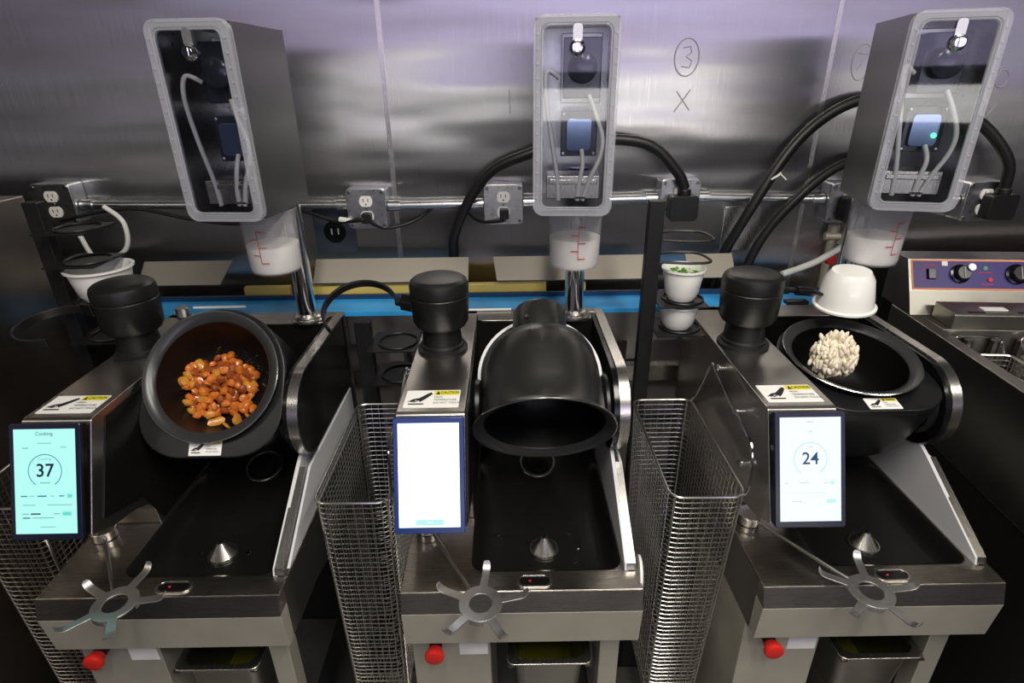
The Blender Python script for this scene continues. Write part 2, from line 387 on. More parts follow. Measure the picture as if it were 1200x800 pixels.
def machine(idx, label, screen, pan_c, pan_t, shell_c, shell_t):
    root = thing('cooking_machine', label, 'cooking machine', ((idx)*S, 0, 0), 0, 'automatic wok cooking machines')
    W = .215
    # --- base: deck with a rounded opening, folded front apron
    out = [(-W, 0), (W, 0), (W, .57), (-W, .57)]
    bx = rrect(-.092, .186, .045, .53, .026, 6)
    q = MB().m('deck')
    # deck plate as a ring between the outline (resampled) and the opening
    def outer_of(p):
        x, y = p
        cx, cy = PX, .2875; dx, dy = x-cx, y-cy
        cand = []
        if dx > 0: cand.append((W-cx)/dx)
        if dx < 0: cand.append((-W-cx)/dx)
        if dy > 0: cand.append((.605-cy)/dy)
        if dy < 0: cand.append((0-cy)/dy)
        k = min(c for c in cand if c > 0); return (cx+dx*k, cy+dy*k)
    # insert exact corners by snapping the nearest outline point
    po = [outer_of(p) for p in bx]
    for c in ((W, 0), (W, .605), (-W, .605), (-W, 0)):
        i = min(range(len(po)), key=lambda k: (po[k][0]-c[0])**2+(po[k][1]-c[1])**2); po[i] = c
    q.ring_plate(po, bx, lambda u, v, t: (u, v, t), -.006, 0)
    q.build('deck', root, smooth=False, bevel=.0012)
    q = MB().m('deck'); q.prism([(0,-.0012),(-.0125,-.040),(.0203,-.0402),(.0203,-.0062),(.004,-.0062)], 'x', -W, W); q.build('deck_nosing', root, smooth=False, bevel=.0008)
    q = MB().m('apron'); q.prism([(-.0122,-.0404),(-.004,-.125),(.02,-.125),(.02,-.0404)], 'x', -W, W)
    q.build('front_apron', root, smooth=False, bevel=.001)
    for sx in (-1, 1):
        q = MB().m('darksteel'); x0 = sx*W; x1 = sx*(W-.004)
        q.prism([(.0205,-.0065),(.0205,-.125),(.16,-.13),(.605,-.24),(.605,-.0065)], 'x', min(x0, x1), max(x0, x1)); q.build('side_panel', root, smooth=False)
    # --- nonstick tray below the deck
    q = MB().m('basin')
    def tz(x, y):
        zf = -.038+.95*max(0, y-.17)**2
        wx = 1-math.exp(-(min(x+.0915, .1855-x)/.014)**2); wy = 1-math.exp(-(min(y-.0455, .5295-y)/.016)**2)
        return min(zf*wx*wy, 0)-.001 if zf < 0 else -.001+zf*wx*wy
    edge = rrect(-.0915, .1855, .0455, .5295, .026, 8); cx0, cy0 = .047, .2875
    fine = []
    for (ax, ay), (bx_, by_) in zip(edge, edge[1:]+edge[:1]):
        m_ = max(1, int(math.hypot(bx_-ax, by_-ay)/.02))
        fine += [(ax+(bx_-ax)*k/m_, ay+(by_-ay)*k/m_) for k in range(m_)]
    rings = [[(cx0+(x-cx0)*k, cy0+(y-cy0)*k) for x, y in fine] for k in (1, .985, .965, .94, .91, .87, .82, .74, .64, .52, .38, .22, .06)]
    q.loft([[(x, y, tz(x, y)) for x, y in r_] for r_ in rings], cap0=False)
    tray = q.build('tray', root, ang=70)
    q = MB().m('blackgl'); q.lathe([(.0,.0004),(.036,.0004)], (PX, .375, tz(PX, .375)-.0005), (0, -.36, 1)); q.m('steelx'); q.lathe([(.036,.0002),(.037,.0035),(.041,.0035),(.043,.0002)], (PX, .375, tz(PX, .375)-.0005), (0, -.36, 1))
    q.m('basin'); q.lathe([(.026, .0006),(.024,.006),(.014,.007),(0,.007)], (PX, .375, tz(PX, .375)-.0005), (0, -.36, 1)); q.build('drain', tray)
    q = MB().m('steelx'); q.lathe([(.029,0),(.029,.0035),(.0265,.004),(.008,.028),(.006,.031),(0,.0315)], (PX+.002, .137, -.0379), n=36); q.build('spray_cone', root, ang=25)
    q = MB().m('blackgl'); q.lathe([(.004,0),(.0035,.004),(0,.004)], (PX+.002, .137, -.0064), n=12); q.build('nozzle_tip', root)
    # small pools of water left on the tray
    q = MB().m('water')
    for i in range((9, 14, 4)[idx+1]):
        x, y = random.uniform(-.05, .15), random.uniform(.075, .30); r = random.uniform(.002, .0065)
        q.ball((x, y, -.0378), r, random.uniform(.7, 1.6), random.uniform(.6, 1.1), .22, 2, .05)
    q.build('water_drops', root, kind='stuff')
    # oval window on the front edge of the deck
    q = MB().m('steelx'); cx = (.020, .023, .024)[idx+1]
    o1 = rrect(cx-.032, cx+.032, .006, .036, .0149, 8); i1 = rrect(cx-.027, cx+.027, .0105, .0315, .0104, 8)
    q.ring_plate(o1, i1, lambda u, v, t: (u, v, t), .0, .003); q.m('blackgl'); q.poly([(u, v, .001) for u, v in i1]); ow = q.build('sensor_window', root, bevel=.0006)
    q = MB().m('led_red'); q.cyl((cx-.008, .021, .0011), (0,0,1), .0022, .0006, 10); q.build('indicator_light', ow)
    # --- back wall of the well and the rear shelf
    q = MB().m('basin'); q.box(-.0925, .184, .531, .536, -.004, .299); q.build('well_back', root, smooth=False)
    q = MB().m('deck'); q.prism([(-W,.60),(-W,.575),(-.092,.575),(-.092,.545),(-.088,.534),(-.078,.5285),(.17,.5285),(.180,.534),(.184,.545),(.184,.575),(W,.575),(W,.60)], 'z', .2935, .30)
    q.box(-W, W, .597, .603, -.004, .2995); q.build('rear_shelf', root, smooth=False, bevel=.001)
    # --- housing arm on the screen side
    arm = [(.027,.118),(.075,.094),(.137,.079),(.170,.062),(.184,.04),(.188,.0005),(.596,.0005),(.596,.30),(.117,.30),(.110,.297)]
    q = MB().m('steel'); q.prism(arm, 'x', -.2145, -.0935); house = q.build('control_housing', root, smooth=False, bevel=.0022)
    q = MB().m('basin'); q.prism([(.20,.006),(.53,.006),(.53,.285),(.14,.285),(.06,.125),(.16,.09)], 'x', -.0932, -.0915); q.build('heat_shield', root, smooth=False)
    caution_sticker(root, lambda u, v, t: (-.1555+u, .159+v, .3001+t), .098, .061)
    for y, z in ((.32, .27), (.205, .235), (.150, .155)):
        q = MB().m('chrome'); q.cyl((-.2143, y, z), (-1,0,0), .0055, .006, 14, .001); q.cyl((-.2203, y, z), (-1,0,0), .0085, .008, 18, .002); q.build('side_knob', root)
    # --- tablet on the slanted face
    p0 = Vector((0, .014, .1235)); p1 = Vector((0, .092, .304)); up = (p1-p0).normalized(); nn = Vector((0, -up.z, up.y)); L = (p1-p0).length
    nn = nn if nn.y < 0 else -nn
    def sf(u, v, t): return Vector((-.154, 0, 0)) + p0 + Vector((u, 0, 0)) + up*v + nn*t
    q = MB().m('blackgl'); q.loft([[sf(*p, -.010) for p in rrect(-.0595,.0595,.002,L-.002,.004,4)], [sf(*p, .0) for p in rrect(-.0595,.0595,.002,L-.002,.004,4)]])
    q.m('bezelblue' if idx == 0 else 'bezel'); o_ = rrect(-.0598,.0598,0,L,.004,4)
    q.loft([[sf(*p, .0) for p in o_], [sf(*p, .0055) for p in o_], [sf(p[0]*.985, L/2+(p[1]-L/2)*.99, .0066) for p in o_]])
    tab = q.build('tablet', root, bevel=.0005)
    sw, s0, s1 = .0515, .011, L-.0095; e = .0068
    q = MB().m(screen['bg']); q.poly([sf(-sw, s0, e), sf(sw, s0, e), sf(sw, s1, e), sf(-sw, s1, e)]); q.build('display', tab, smooth=False)
    q = MB(); H = s1-s0; e2 = .0071
    def bar(x, y, wd, h, m): q.m(m); q.poly([sf(sw*(x-wd/2), s0+H*(y-h/2), e2), sf(sw*(x+wd/2), s0+H*(y-h/2), e2), sf(sw*(x+wd/2), s0+H*(y+h/2), e2), sf(sw*(x-wd/2), s0+H*(y+h/2), e2)])
    def ring(cy, r, th, m):
        q.m(m); n = 40
        for i in range(n):
            a, c = [math.radians(-55+290*(i+k)/n) for k in (0, 1)]
            q.poly([sf(rr_*math.cos(t), s0+H*cy+rr_*math.sin(t), e2) for rr_, t in ((r, a), (r, c), (r-th, c), (r-th, a))])
    if idx == -1:
        q.m('ui_dark'); text_mesh(q, 'Cooking', .0085, lambda x, y, t: sf(x, s0+H*.955+y, e2))
        q.m('ui_grey'); text_mesh(q, 'Cooking', .0065, lambda x, y, t: sf(x, s0+H*.715+y, e2))
        q.m('ui_dark'); text_mesh(q, '37', .031, lambda x, y, t: sf(x, s0+H*.60+y, e2), bold=.0004)
        ring(.60, .0285, .0014, 'ui_ring')
        bar(0, .865, .46, .008, 'ui_grey'); bar(-.62, .82, .2, .010, 'ui_grey'); bar(.62, .825, .2, .008, 'ui_grey'); bar(0, .487, .34, .010, 'ui_grey')
        bar(-.70, .36, .22, .011, 'ui_ring'); bar(-.45, .362, .16, .008, 'ui_grey'); bar(-.12, .36, .30, .013, 'ui_ring'); bar(.22, .36, .12, .008, 'ui_grey'); bar(.52, .36, .16, .011, 'ui_ring'); bar(.78, .36, .16, .034, 'ui_teal')
        bar(-.55, .275, .42, .008, 'ui_grey'); bar(.45, .275, .80, .008, 'ui_grey')
        bar(-.66, .19, .22, .010, 'ui_grey'); bar(-.34, .19, .32, .013, 'ui_dark'); bar(.35, .19, .2, .01, 'ui_grey'); bar(.68, .19, .28, .036, 'ui_teal')
        bar(-.64, .152, .24, .012, 'ui_ring'); bar(-.10, .152, .70, .009, 'ui_grey'); bar(.05, .065, .5, .007, 'ui_grey')
    elif idx == 0:
        bar(0, .955, .12, .008, 'ui_greyp'); bar(0, .048, .92, .055, 'ui_pale'); bar(.02, .048, .16, .010, 'scr_white')
    else:
        q.m('ui_navy'); text_mesh(q, '24', .029, lambda x, y, t: sf(x, s0+H*.60+y, e2), bold=.0003)
        ring(.60, .0285, .0014, 'ui_ringp')
        bar(0, .955, .25, .010, 'ui_greyp'); bar(0, .865, .14, .009, 'ui_greyp'); bar(0, .715, .2, .007, 'ui_greyp')
        for x_, wd in ((-.8, .12), (-.2, .28), (.5, .12)): bar(x_, .37, wd, .010, 'ui_greyp')
        bar(.72, .37, .14, .03, 'ui_pale'); bar(-.45, .19, .36, .008, 'ui_greyp'); bar(.68, .195, .28, .036, 'ui_pale'); bar(-.1, .27, 1.2, .004, 'ui_greyp')
    q.build('display_content', tab, smooth=False)
    # --- turret motor cap on the arm
    q = MB().m('blackpl'); c = (-.158, .375, .30)
    q.lathe([(.053,0),(.053,.006),(.046,.010),(.046,.015),(.042,.018),(.0395,.05),(.0395,.054),(.052,.058),(.0575,.068),(.0605,.118),(.0605,.123),(.0592,.1245),(.0592,.1262),(.0605,.128),(.0605,.145),(.058,.153),(.052,.158),(.047,.160),(0,.161)], c, n=48)
    q.build('turret_cap', root, ang=30)
    # --- side wall with rounded front that carries the pan
    R = .093; cy, cz = .300, .203
    prof = [(.575,.296),(cy,.296)] + [(cy-R*math.sin(a), cz+R*math.cos(a)) for a in [PI*i/16 for i in range(17)]][1:] + [(.575, cz-R)]
    q = MB().m('blackgl'); q.prism(prof, 'x', .1865, .2125); q.build('side_wall', root, smooth=True, ang=25)
    q = MB().m('steelx')
    Rt = .0945
    st = [(.5975,.2985),(cy,.2985)] + [(cy-Rt*math.sin(a), cz+.001+Rt*math.cos(a)) for a in [PI*.93*i/18 for i in range(19)]][1:]
    q.band([(.2065, y, z) for y, z in st], (1,0,0), .020, .004); q.build('edge_strip', root, ang=25)
    q = MB().m('shell'); q.cyl((.1863, cy-.015, cz+.005), (-1,0,0), .068, .018, 36, .006); q.cyl((.1683, cy-.015, cz+.005), (-1,0,0), .045, .012, 28, .004); q.build('pivot_collar', root)
    q = MB().m('shell'); q.cyl((-.0913, cy-.015, cz+.005), (1,0,0), .060, .020, 36, .006); q.cyl((-.0713, cy-.015, cz+.005), (1,0,0), .04, .010, 28, .004); q.build('pivot_collar', root)
    # --- light grey splash panel below it
    fp = [(.042,.0005),(.046,.014),(.222,.112),(.25,.125),(.50,.112),(.57,.108),(.57,.0005)]
    q = MB().m('fin'); q.prism(fp, 'x', .1895, .1965); q.m('steelx'); q.band([(.201, y, z) for y, z in ((.043,.002),(.046,.014),(.222,.109))], (1,0,0), .016, .003)
    q.m('fin'); q.prism([(.06,.0005),(.235,.1),(.57,.1),(.57,.0005)], 'x', .2085, .2135)
    q.build('splash_panel', root, smooth=False)
    # --- pan carriage: shell with its flange plate, drive motor, pan
    n, e = rot_axes(shell_t); sc = Vector((PX, shell_c[0], shell_c[1]))
    def pf(u, v, t): return sc + Vector((u, 0, 0)) + e*v + n*t
    if idx == 0:
        arc = [(.124, -.05)]+[(.124*math.cos(PI*k/28), .124*math.sin(PI*k/28)) for k in range(29)]+[(-.124, -.05)]
        q = MB().m('fin'); q.band([pf(x, y, 0) for x, y in arc], n, .012, .006)
        q.m('greyplate')
        rg = [[pf(x*k, (y+.05)*k-.05, -h) for x, y in arc] for k, h in ((.985, .004), (.97, .05), (.90, .12), (.75, .17))]
        q.loft(rg, closed=False, cap0=False, cap1=False); q.loft([[v-n*.002 for v in r_] for r_ in rg], closed=False, cap0=False, cap1=False)
        q.build('pan_shell', root, ang=50)
    else:
        fr = rrect(-.139,.139,-.157,.139,.088,10); ro = fr[33:]+fr[:11]
        ro = [p for p in ro if p[1] < -.01]+[(.139*math.cos(PI*k/26), .139*math.sin(PI*k/26)) for k in range(27)]
        ri = [Vector((x, y)).normalized()*.120 for x, y in ro]; ri = [(v.x, v.y) for v in ri]
        q = MB().m('shell'); q.ring_plate(ro, ri, pf, -.030, -.017)
        sh = [[pf(x*k, y*k+dy, h) for x, y in ro] for k, dy, h in ((.985,0,-.030),(.975,0,-.05),(.93,.004,-.11),(.86,.008,-.165),(.74,.01,-.195),(.55,.01,-.205))]
        q.loft(sh, cap0=False); q.build('pan_shell', root, bevel=.003, ang=40)
        caution_sticker(root, lambda u, v, t: pf(u-.002, -.1375+v, -.0169+t), .062, .030)
        q = MB().m('shell'); q.cyl(sc-n*.206+e*.01, -n, .05, .06, 30, .006); q.build('drive_motor', root)
    n, e = rot_axes(pan_t); pc = Vector((PX, pan_c[0], pan_c[1]))
    q = MB().m('pan')
    q.lathe([(.1215,-.007),(.1130,-.020),(.1110,-.06),(.1075,-.12),(.101,-.155),(.091,-.175),(.076,-.187),(.06,-.1905),(0,-.191)], pc, n, 64)
    q.m('panin'); q.lathe([(0,-.1275),(.055,-.1245),(.080,-.1125),(.096,-.0925),(.104,-.0625),(.1075,-.0325),(.110,-.0125)], pc, n, 64)
    q.m('panrim'); q.lathe([(.110,-.0125),(.113,-.008),(.1285,-.0005),(.1300,-.0005)], pc, n, 64)
    q.m('panedge'); q.lathe([(.1300,-.0005),(.1312,-.0015),(.1312,-.0032),(.1295,-.0042)], pc, n, 64)
    q.m('panrim'); q.lathe([(.1295,-.0042),(.1215,-.007)], pc, n, 64)
    wok = q.build('wok_pan', root, ang=45)
    if idx == 0:
        q = MB().m('pan'); q.lathe([(.050,-.1900),(.050,-.196),(.054,-.200),(.054,-.254),(.051,-.260),(.040,-.262),(.0,-.263)], pc, n, 40); q.build('drive_hub', wok, ang=35)
        q = MB().m('blackgl'); q.cyl(pc-n*.180+e*.098+Vector((-.03,0,0)), e-n*.4, .004, .006, 12); q.build('vent_stud', wok)
    # --- pedestal parts under the apron
    q = MB().m('apron'); q.box(-.2135, -.0615, .035, .30, FLOOR, -.1255); q.build('pedestal', root, smooth=False, bevel=.002)
    q = MB().m('apron'); q.box(.152, .190, .032, .070, FLOOR, -.1255); q.build('leg', root, smooth=False, bevel=.002)
    for lx in (-.19, .19):
        q = MB().m('darksteel'); q.box(lx-.019, lx+.019, .545, .583, FLOOR, -.22); q.build('leg', root, smooth=False, bevel=.002)
    q = MB().m('darksteel'); q.box(-.19, .19, .546, .582, -.36, -.32); q.build('cross_rail', root, smooth=False)
    q = MB().m('blackgl'); q.cyl((-.166, .0348, -.168), (0,-1,-.05), .0125, .016, 24, .001); q.m('red'); q.cyl((-.166, .019, -.1695), (0,-1,-.05), .0135, .010, 28, .001); q.lathe([(.0135,.008),(.0175,.010),(.0185,.014),(.0175,.020),(.0145,.0215),(0,.0212)], (-.166, .019, -.1695), (0,-1,-.05), 32)
    q.build('stop_button', root, ang=35)
    q = MB().m('sticker'); q.box(-.122, -.0665, .0342, .0349, -.206, -.150); pl_ = q.build('rating_plate', root, smooth=False)
    q = MB().m('greyink'); 
    for k in range(2): q.poly([(-.118, .034, -.157-.006*k), (-.075+.01*k, .034, -.157-.006*k), (-.075+.01*k, .034, -.1592-.006*k), (-.118, .034, -.1592-.006*k)])
    q.build('plate_print', pl_, smooth=False)
    return root

mL = machine(-1, 'automatic wok machine with cyan screen reading 37 and orange chicken in its pan', {'bg': 'scr_cyan'}, (.25, .308), 52.4, (.25, .308), 52.4)
mC = machine(0, 'automatic wok machine with blank white screen and pan tipped mouth forward', {'bg': 'scr_white'}, (.135, .243), 123.5, (.300, .268), 45)
mR = machine(1, 'automatic wok machine with screen reading 24 and pale food tossed in its pan', {'bg': 'scr_pale'}, (.321, .301), 11.5, (.321, .301), 11.5)

# bowl claws on the turret caps (they turn with the cap)
def claw(root, hub, ctr, r, tilt, a0, a1, wd=.017):
    q = MB().m('blackpl'); n = 26; ct = math.cos(math.radians(tilt)); stl = math.sin(math.radians(tilt))
    axis = Vector((0, -stl, ct)); e = Vector((0, ct, stl)); C = Vector(ctr); pts = []
    for i in range(n+1):
        a = math.radians(a0+(a1-a0)*i/n); pts.append(C+Vector((math.cos(a)*r, 0, 0))+e*math.sin(a)*r)
    q.band(pts, axis, wd, .005)
    q.band([Vector(hub)+(pts[0]-Vector(hub))*k for k in (0, .35, .75, 1.02)], axis, .012, .016); q.build('bowl_claw', root, bevel=.001, ang=30)
    q = MB().m('blackgl'); d = (pts[0]-Vector(hub)).normalized(); q.band([Vector(hub)-d*.004, Vector(hub)+d*.022], axis, .026, .024); q.build('claw_clamp', root, bevel=.002)
claw(mC, (-.214, .36, .408), (-.316, .345, .402), .074, 28, 18, 225)
claw(mL, (-.210, .352, .405), (-.243, .284, .402), .066, 8, 62, 292)
q = MB().m('blackgl'); q.tube([(-.100, .39, .415), (-.072, .395, .412)], .007, 14); q.tube([(-.072, .395, .412), (-.034, .402, .408)], .0045, 12); q.tube([(-.052, .399, .410), (-.012, .405, .405)], .0095, 16); q.tube([(-.012, .405, .405), (.012, .402, .398)], [.007, .002], 12)
q.box(-.075, -.03, .38, .40, .385, .392); q.build('bowl_clamp_arm', mR, ang=30)

# ------------------------------------------------------------------ star shaped pot rests on swing rods
def star(idx, ctr, a0, knob, label):
    t = thing('star_bracket', label, 'bracket', (idx*S+ctr[0], ctr[1], .022), 0, 'star brackets on swing rods')
    ro, ri = .0365, .0195; n = 40
    q = MB().m('alu'); o_ = [(ro*math.cos(2*PI*i/n), ro*math.sin(2*PI*i/n)) for i in range(n)]; i_ = [(ri*math.cos(2*PI*i/n), ri*math.sin(2*PI*i/n)) for i in range(n)]
    q.ring_plate(o_, i_, lambda u, v, t: (u, v, t), 0, .003); q.build('hub_ring', t, bevel=.0005)
    q = MB().m('alu')
    for i in range(3):
        a = [math.radians(a0+36+120*i+k*5) for k in range(9)]
        q.band([(math.cos(x)*.0355, math.sin(x)*.0355, -.004) for x in a], (0,0,1), .008, .0018)
    q.build('stiffening_lip', t)
    for i in range(5):
        a = math.radians(a0+72*i); c, s = math.cos(a), math.sin(a); side = Vector((-s, c, 0))
        prof = [(.033, .0015), (.055, .0015), (.068, .0015), (.076, .004), (.081, .010), (.082, .014)]
        q = MB().m('alu'); wds = (.014, .0135, .0135, .0135, .0125, .007); rings = []
        for (r, z), wd in zip(prof, wds):
            k = Vector((c*r, s*r, z)); rings.append([k+side*wd/2+Vector((0,0,.0014)), k-side*wd/2+Vector((0,0,.0014)), k-side*wd/2-Vector((0,0,.0014)), k+side*wd/2-Vector((0,0,.0014))])
        q.loft(rings); q.build('arm', t, bevel=.0004)
    kx, ky = knob[0]-ctr[0], knob[1]-ctr[1]
    q = MB().m('steelx'); q.cyl((kx, ky, -.0217), (0,0,1), .0225, .006, 30); q.m('blackgl'); q.cyl((kx, ky, -.0157), (0,0,1), .0205, .003, 30); q.m('steelx'); q.cyl((kx, ky, -.0127), (0,0,1), .0235, .020, 36, .0015); q.build('pivot_knob', t, ang=30)
    d = Vector((-kx, -ky, 0)).normalized(); L = math.hypot(kx, ky)
    q = MB().m('wire'); q.tube([Vector((kx, ky, -.003))+d*.018, Vector((kx, ky, -.002))+d*(L-.034)], .0036, 12); q.build('swing_rod', t)
    return t
star(-1, (-.045, -.034), 80, (-.178, .143), 'star bracket overhanging the front of the chicken machine, one finger pointing at the chute')
star(0, (-.070, -.046), 84, (-.184, .150), 'star bracket overhanging the front of the middle machine with the blank screen')
star(1, (-.051, -.034), 77, (-.184, .158), 'star bracket overhanging the front of the machine whose screen reads 24')

# ------------------------------------------------------------------ tall wire baskets hung between the machines
def basket():
    t = thing('wire_basket', '', 'basket')
    zt, zb = .135, -.43
    def ringpts(z, n=5, sh=0.):
        k = (zt-z)/(zt-zb); x0 = -.372+.002*k+sh; x1 = -.236-.018*k-sh; y0 = .078+.022*k+sh; y1 = .425-.05*k-sh
        return [(x, y, z) for x, y in rrect(x0, x1, y0, y1, .022, n)]
    q = MB().m('wire'); q.tube(ringpts(zt), .0026, 8, closed=True); q.build('rim', t)
    q = MB().m('wire')
    nz = 46
    for i in range(1, nz+1): q.tube(ringpts(zt-(zt-zb)*i/nz, 3), .00095, 4, closed=True)
    def at(z, s):
        P = [Vector(p) for p in ringpts(z, 4)]; P.append(P[0]); L = [0]
        for a, b_ in zip(P, P[1:]): L.append(L[-1]+(b_-a).length)
        d = s*L[-1]
        for i in range(len(P)-1):
            if d <= L[i+1] or i == len(P)-2: return P[i]+(P[i+1]-P[i])*((d-L[i])/max(L[i+1]-L[i], 1e-9))
    nv = 56
    for i in range(nv): q.tube([at(zt, (i+.5)/nv), at((zt+zb)/2, (i+.5)/nv), at(zb, (i+.5)/nv)], .00095, 4)
    B = ringpts(zb, 3)
    for i in range(8):
        x = -.362+.102*i/7; q.tube([(x, .102, zb), (x, .372, zb)], .00095, 4)
    for i in range(18):
        y = .108+.26*i/17; q.tube([(-.368, y, zb), (-.256, y, zb)], .00095, 4)
    q.build('wire_mesh', t, kind='stuff')
    for c in (3, 9, 15, 21):
        q = MB().m('wire'); q.tube([ringpts(z, 5)[c] for z in (zt, (zt+zb)/2, zb)], .0021, 6); q.build('corner_wire', t)
    q = MB().m('chrome'); x = -.2315
    q.tube(spline([(-.2375,.418,.135),(x,.40,.165),(x,.345,.262),(x,.330,.272),(x,.312,.268),(x,.21,.246),(x,.125,.232),(x,.105,.222),(x,.095,.20),(x,.086,.155),(-.2375,.085,.135)], 5), .0032, 8); q.build('hanging_handle', t)
    return t
bk = basket(); bk.location = (0, 0, 0); tag(bk, 'tall wire basket hung against the machine with the blank white screen', 'basket', 'tall wire baskets between the machines')
b2 = copy_tree(bk); b2.location = (S, 0, 0); tag(b2, 'tall wire basket hung against the machine whose screen reads 24')
b3 = copy_tree(bk); b3.location = (-S, 0, 0); tag(b3, 'tall wire basket under the cyan screen, partly outside the frame')
# white round cap seen through the basket
q = MB().m('whitepl'); q.lathe([(0,.006),(.030,.006),(.034,.004),(.034,0),(0,0)], (.2155, .045, -.012), (1, -.1, 0), 32); q.build('round_cap', mC)['label'] = 'white round cap on the flank'

# ------------------------------------------------------------------ drip pans under the aprons
def drip_pan():
    t = thing('drip_pan', '', 'pan', group='steel drip pans under the machines')
    xc, w2, y0, y1, z = 0, .082, 0, .27, 0
    o_ = rrect(-w2, w2, y0, y1, .014, 5); i_ = rrect(-w2+.012, w2-.012, y0+.012, y1-.012, .022, 5)
    q = MB().m('steelx'); q.ring_plate(o_, i_, lambda u, v, t: (u, v, t), -.004, 0); q.build('rim', t, bevel=.0012)
    q = MB().m('steel')
    def rr(k, z): return [(x*k, .135+(y-.135)*(1-(1-k)*.6), z) for x, y in i_]
    q.loft([rr(1, -.001), rr(.97, -.02), rr(.86, -.14), rr(.80, -.15)], cap0=False); q.build('tub', t, ang=40)
    q = MB().m('greendrop'); q.poly([(x*.84, .135+(y-.135)*.9, -.1485) for x, y in i_]); q.build('residue', t, smooth=False)
    for sx in (-1, 1):
        q = MB().m('darksteel'); q.box(sx*.074-.006, sx*.074+.006, .0, .28, -.009, -.0045); q.build('slide_rail', t, smooth=False)
    return t
dp = drip_pan(); dp.location = (.053-S, .006, -.2); tag(dp, 'steel drip pan under the machine with the orange chicken')
for i, lb in ((0, 'steel drip pan under the machine with the blank white screen'), (1, 'steel drip pan under the machine whose screen reads 24')):
    c = copy_tree(dp); c.location = (.053+i*S, .006, -.2); tag(c, lb)

# ------------------------------------------------------------------ liquid dispensers on poles
def dispenser(idx, off, rz, label, led=False):
    px, py = .141, .555
    t = thing('liquid_dispenser', label, 'dispenser', (idx*S+px, py, .30), 0, 'pole mounted liquid dispensers')
    q = MB().m('chrome'); q.cyl((0,0,.002), (0,0,1), .0225, .345, 32); q.build('pole', t, ang=30)
    q = MB().m('steelx'); q.lathe([(.040,0),(.040,.004),(.036,.007),(.034,.007),(.034,.011),(.030,.015),(.0225,.016)], (0,0,0), n=40); q.build('pole_flange', t, ang=30)
    # housing: front face centre at off, turned by rz
    X = Matrix.Translation((off[0]-px, off[1]-py, .589-.30)) @ Matrix.Rotation(rz, 4, 'Z')
    w2, d, h = .0705, .205, .327; th = .0022
    q = MB().m('housing')
    q.box(-w2, -w2+th, .008, d, 0, h); q.box(w2-th, w2, .008, d, 0, h); q.box(-w2+th, w2-th, .008, d, 0, th); q.box(-w2+th, w2-th, .008, d, h-th, h); q.box(-w2+th, w2-th, d-th, d, th, h-th)
    q.m('galv'); q.box(-w2+th, w2-th, d-th-.001, d-th, th, h-th); q.box(-w2+th, -w2+th+.001, .01, d-th-.001, th, h-th); q.box(w2-th-.001, w2-th, .01, d-th-.001, th, h-th)
    hs = q.build('housing', t, smooth=False, xf=X, bevel=.0008)
    fo = lambda g, r: rrect(-.0735+g, .0735-g, -.003+g, h+.003-g, r, 7)
    q = MB().m('frost'); q.ring_plate(fo(0, .020), fo(.0135, .014), lambda u, v, t: (u, -t, v), -.008, .0085)
    q.ring_plate(fo(.0135, .014), fo(.0175, .011), lambda u, v, t: (u, -t, v), .0, .0085)
    cv = q.build('cover_rim', t, xf=X, bevel=.0018, ang=35)
    q = MB().m('frost'); 
    for i in range(13):
        z = .03+i*.0225
        for sx in (-1, 1): q.box(sx*.066-.002, sx*.066+.002, -.0105, -.0085, z, z+.0035)
    q.build('rim_notches', cv, xf=X, smooth=False, kind='stuff')
    q = MB().m('pane'); q.poly([(u, -.006, v) for u, v in fo(.017, .011)]); q.build('clear_pane', cv, xf=X, smooth=False)
    lz = h-.047
    q = MB().m('chrome'); q.lathe([(.0135,0),(.0135,.004),(.011,.007),(.0095,.012),(.0085,.013),(0,.012)], (.001, -.0065, lz), (0,-1,0), 28); q.box(-.0015, .0035, -.0205, -.019, lz-.007, lz+.007); q.build('lock', cv, xf=X, ang=30)
    q = MB().m('alu'); q.prism(rrect(-.007, .009, lz+.005, lz+.036, .006, 4), 'y', -.009, -.0075); q.build('lock_tab', cv, xf=X)
    # pump, motor and hoses inside
    q = MB().m('motor'); q.box(-.022, .046, .055, .11, .20, .30); q.m('alu'); q.box(-.026, .050, .11, .114, .19, .31); q.m('motor'); q.lathe([(0,0),(.026,0),(.026,.02),(.02,.024),(0,.024)], (.012, .055, .25), (0,-1,0), 28); q.build('pump', t, xf=X, bevel=.004)
    q = MB().m('motor'); q.box(-.024, .044, .06, .12, .098, .178); q.m('pumpblue'); q.prism(rrect(-.014, .034, .108, .166, .008, 4), 'y', .052, .0602); q.m('alu'); 
    for sx in (-.019, .039):
        for z in (.103, .173): q.cyl((sx, .06, z), (0,-1,0), .003, .003, 10)
    q.build('motor_block', t, xf=X, bevel=.002)
    q = MB().m('steelx'); q.box(-.05, .052, .03, .10, .0225, .066); q.box(-.045, .047, .026, .03, .05, .060); q.build('connector_block', t, xf=X, bevel=.002)
    for k, pts in enumerate(([(-.026,.03,.02),(-.03,.028,.07),(-.042,.026,.14),(-.052,.03,.21),(-.050,.045,.245),(-.03,.06,.235)],
                              [(.010,.03,.02),(.012,.028,.05),(.018,.03,.085),(.016,.05,.11)],
                              [(.020,.03,.02),(.032,.026,.06),(.049,.024,.10),(.052,.026,.135),(.038,.032,.175),(.026,.045,.205)])):
        q = MB().m('tube'); q.tube(spline(pts, 6), .0042, 10); q.build('hose', t, xf=X)
    q = MB().m('chrome'); 
    for x in (.010, .020): q.cyl((x, .03, .024), (0,0,1), .0062, .004, 14)
    q.build('hose_clamp', t, xf=X)
    if led:
        q = MB().m('led_green'); q.ball((.026, .05, .128), .0045, sub=2); q.build('status_light', t, xf=X)
    q = MB().m('blackgl'); q.box(-.006, .006, -.0315, -.021, .275, .287); q.build('cup_hook', t)
    return t
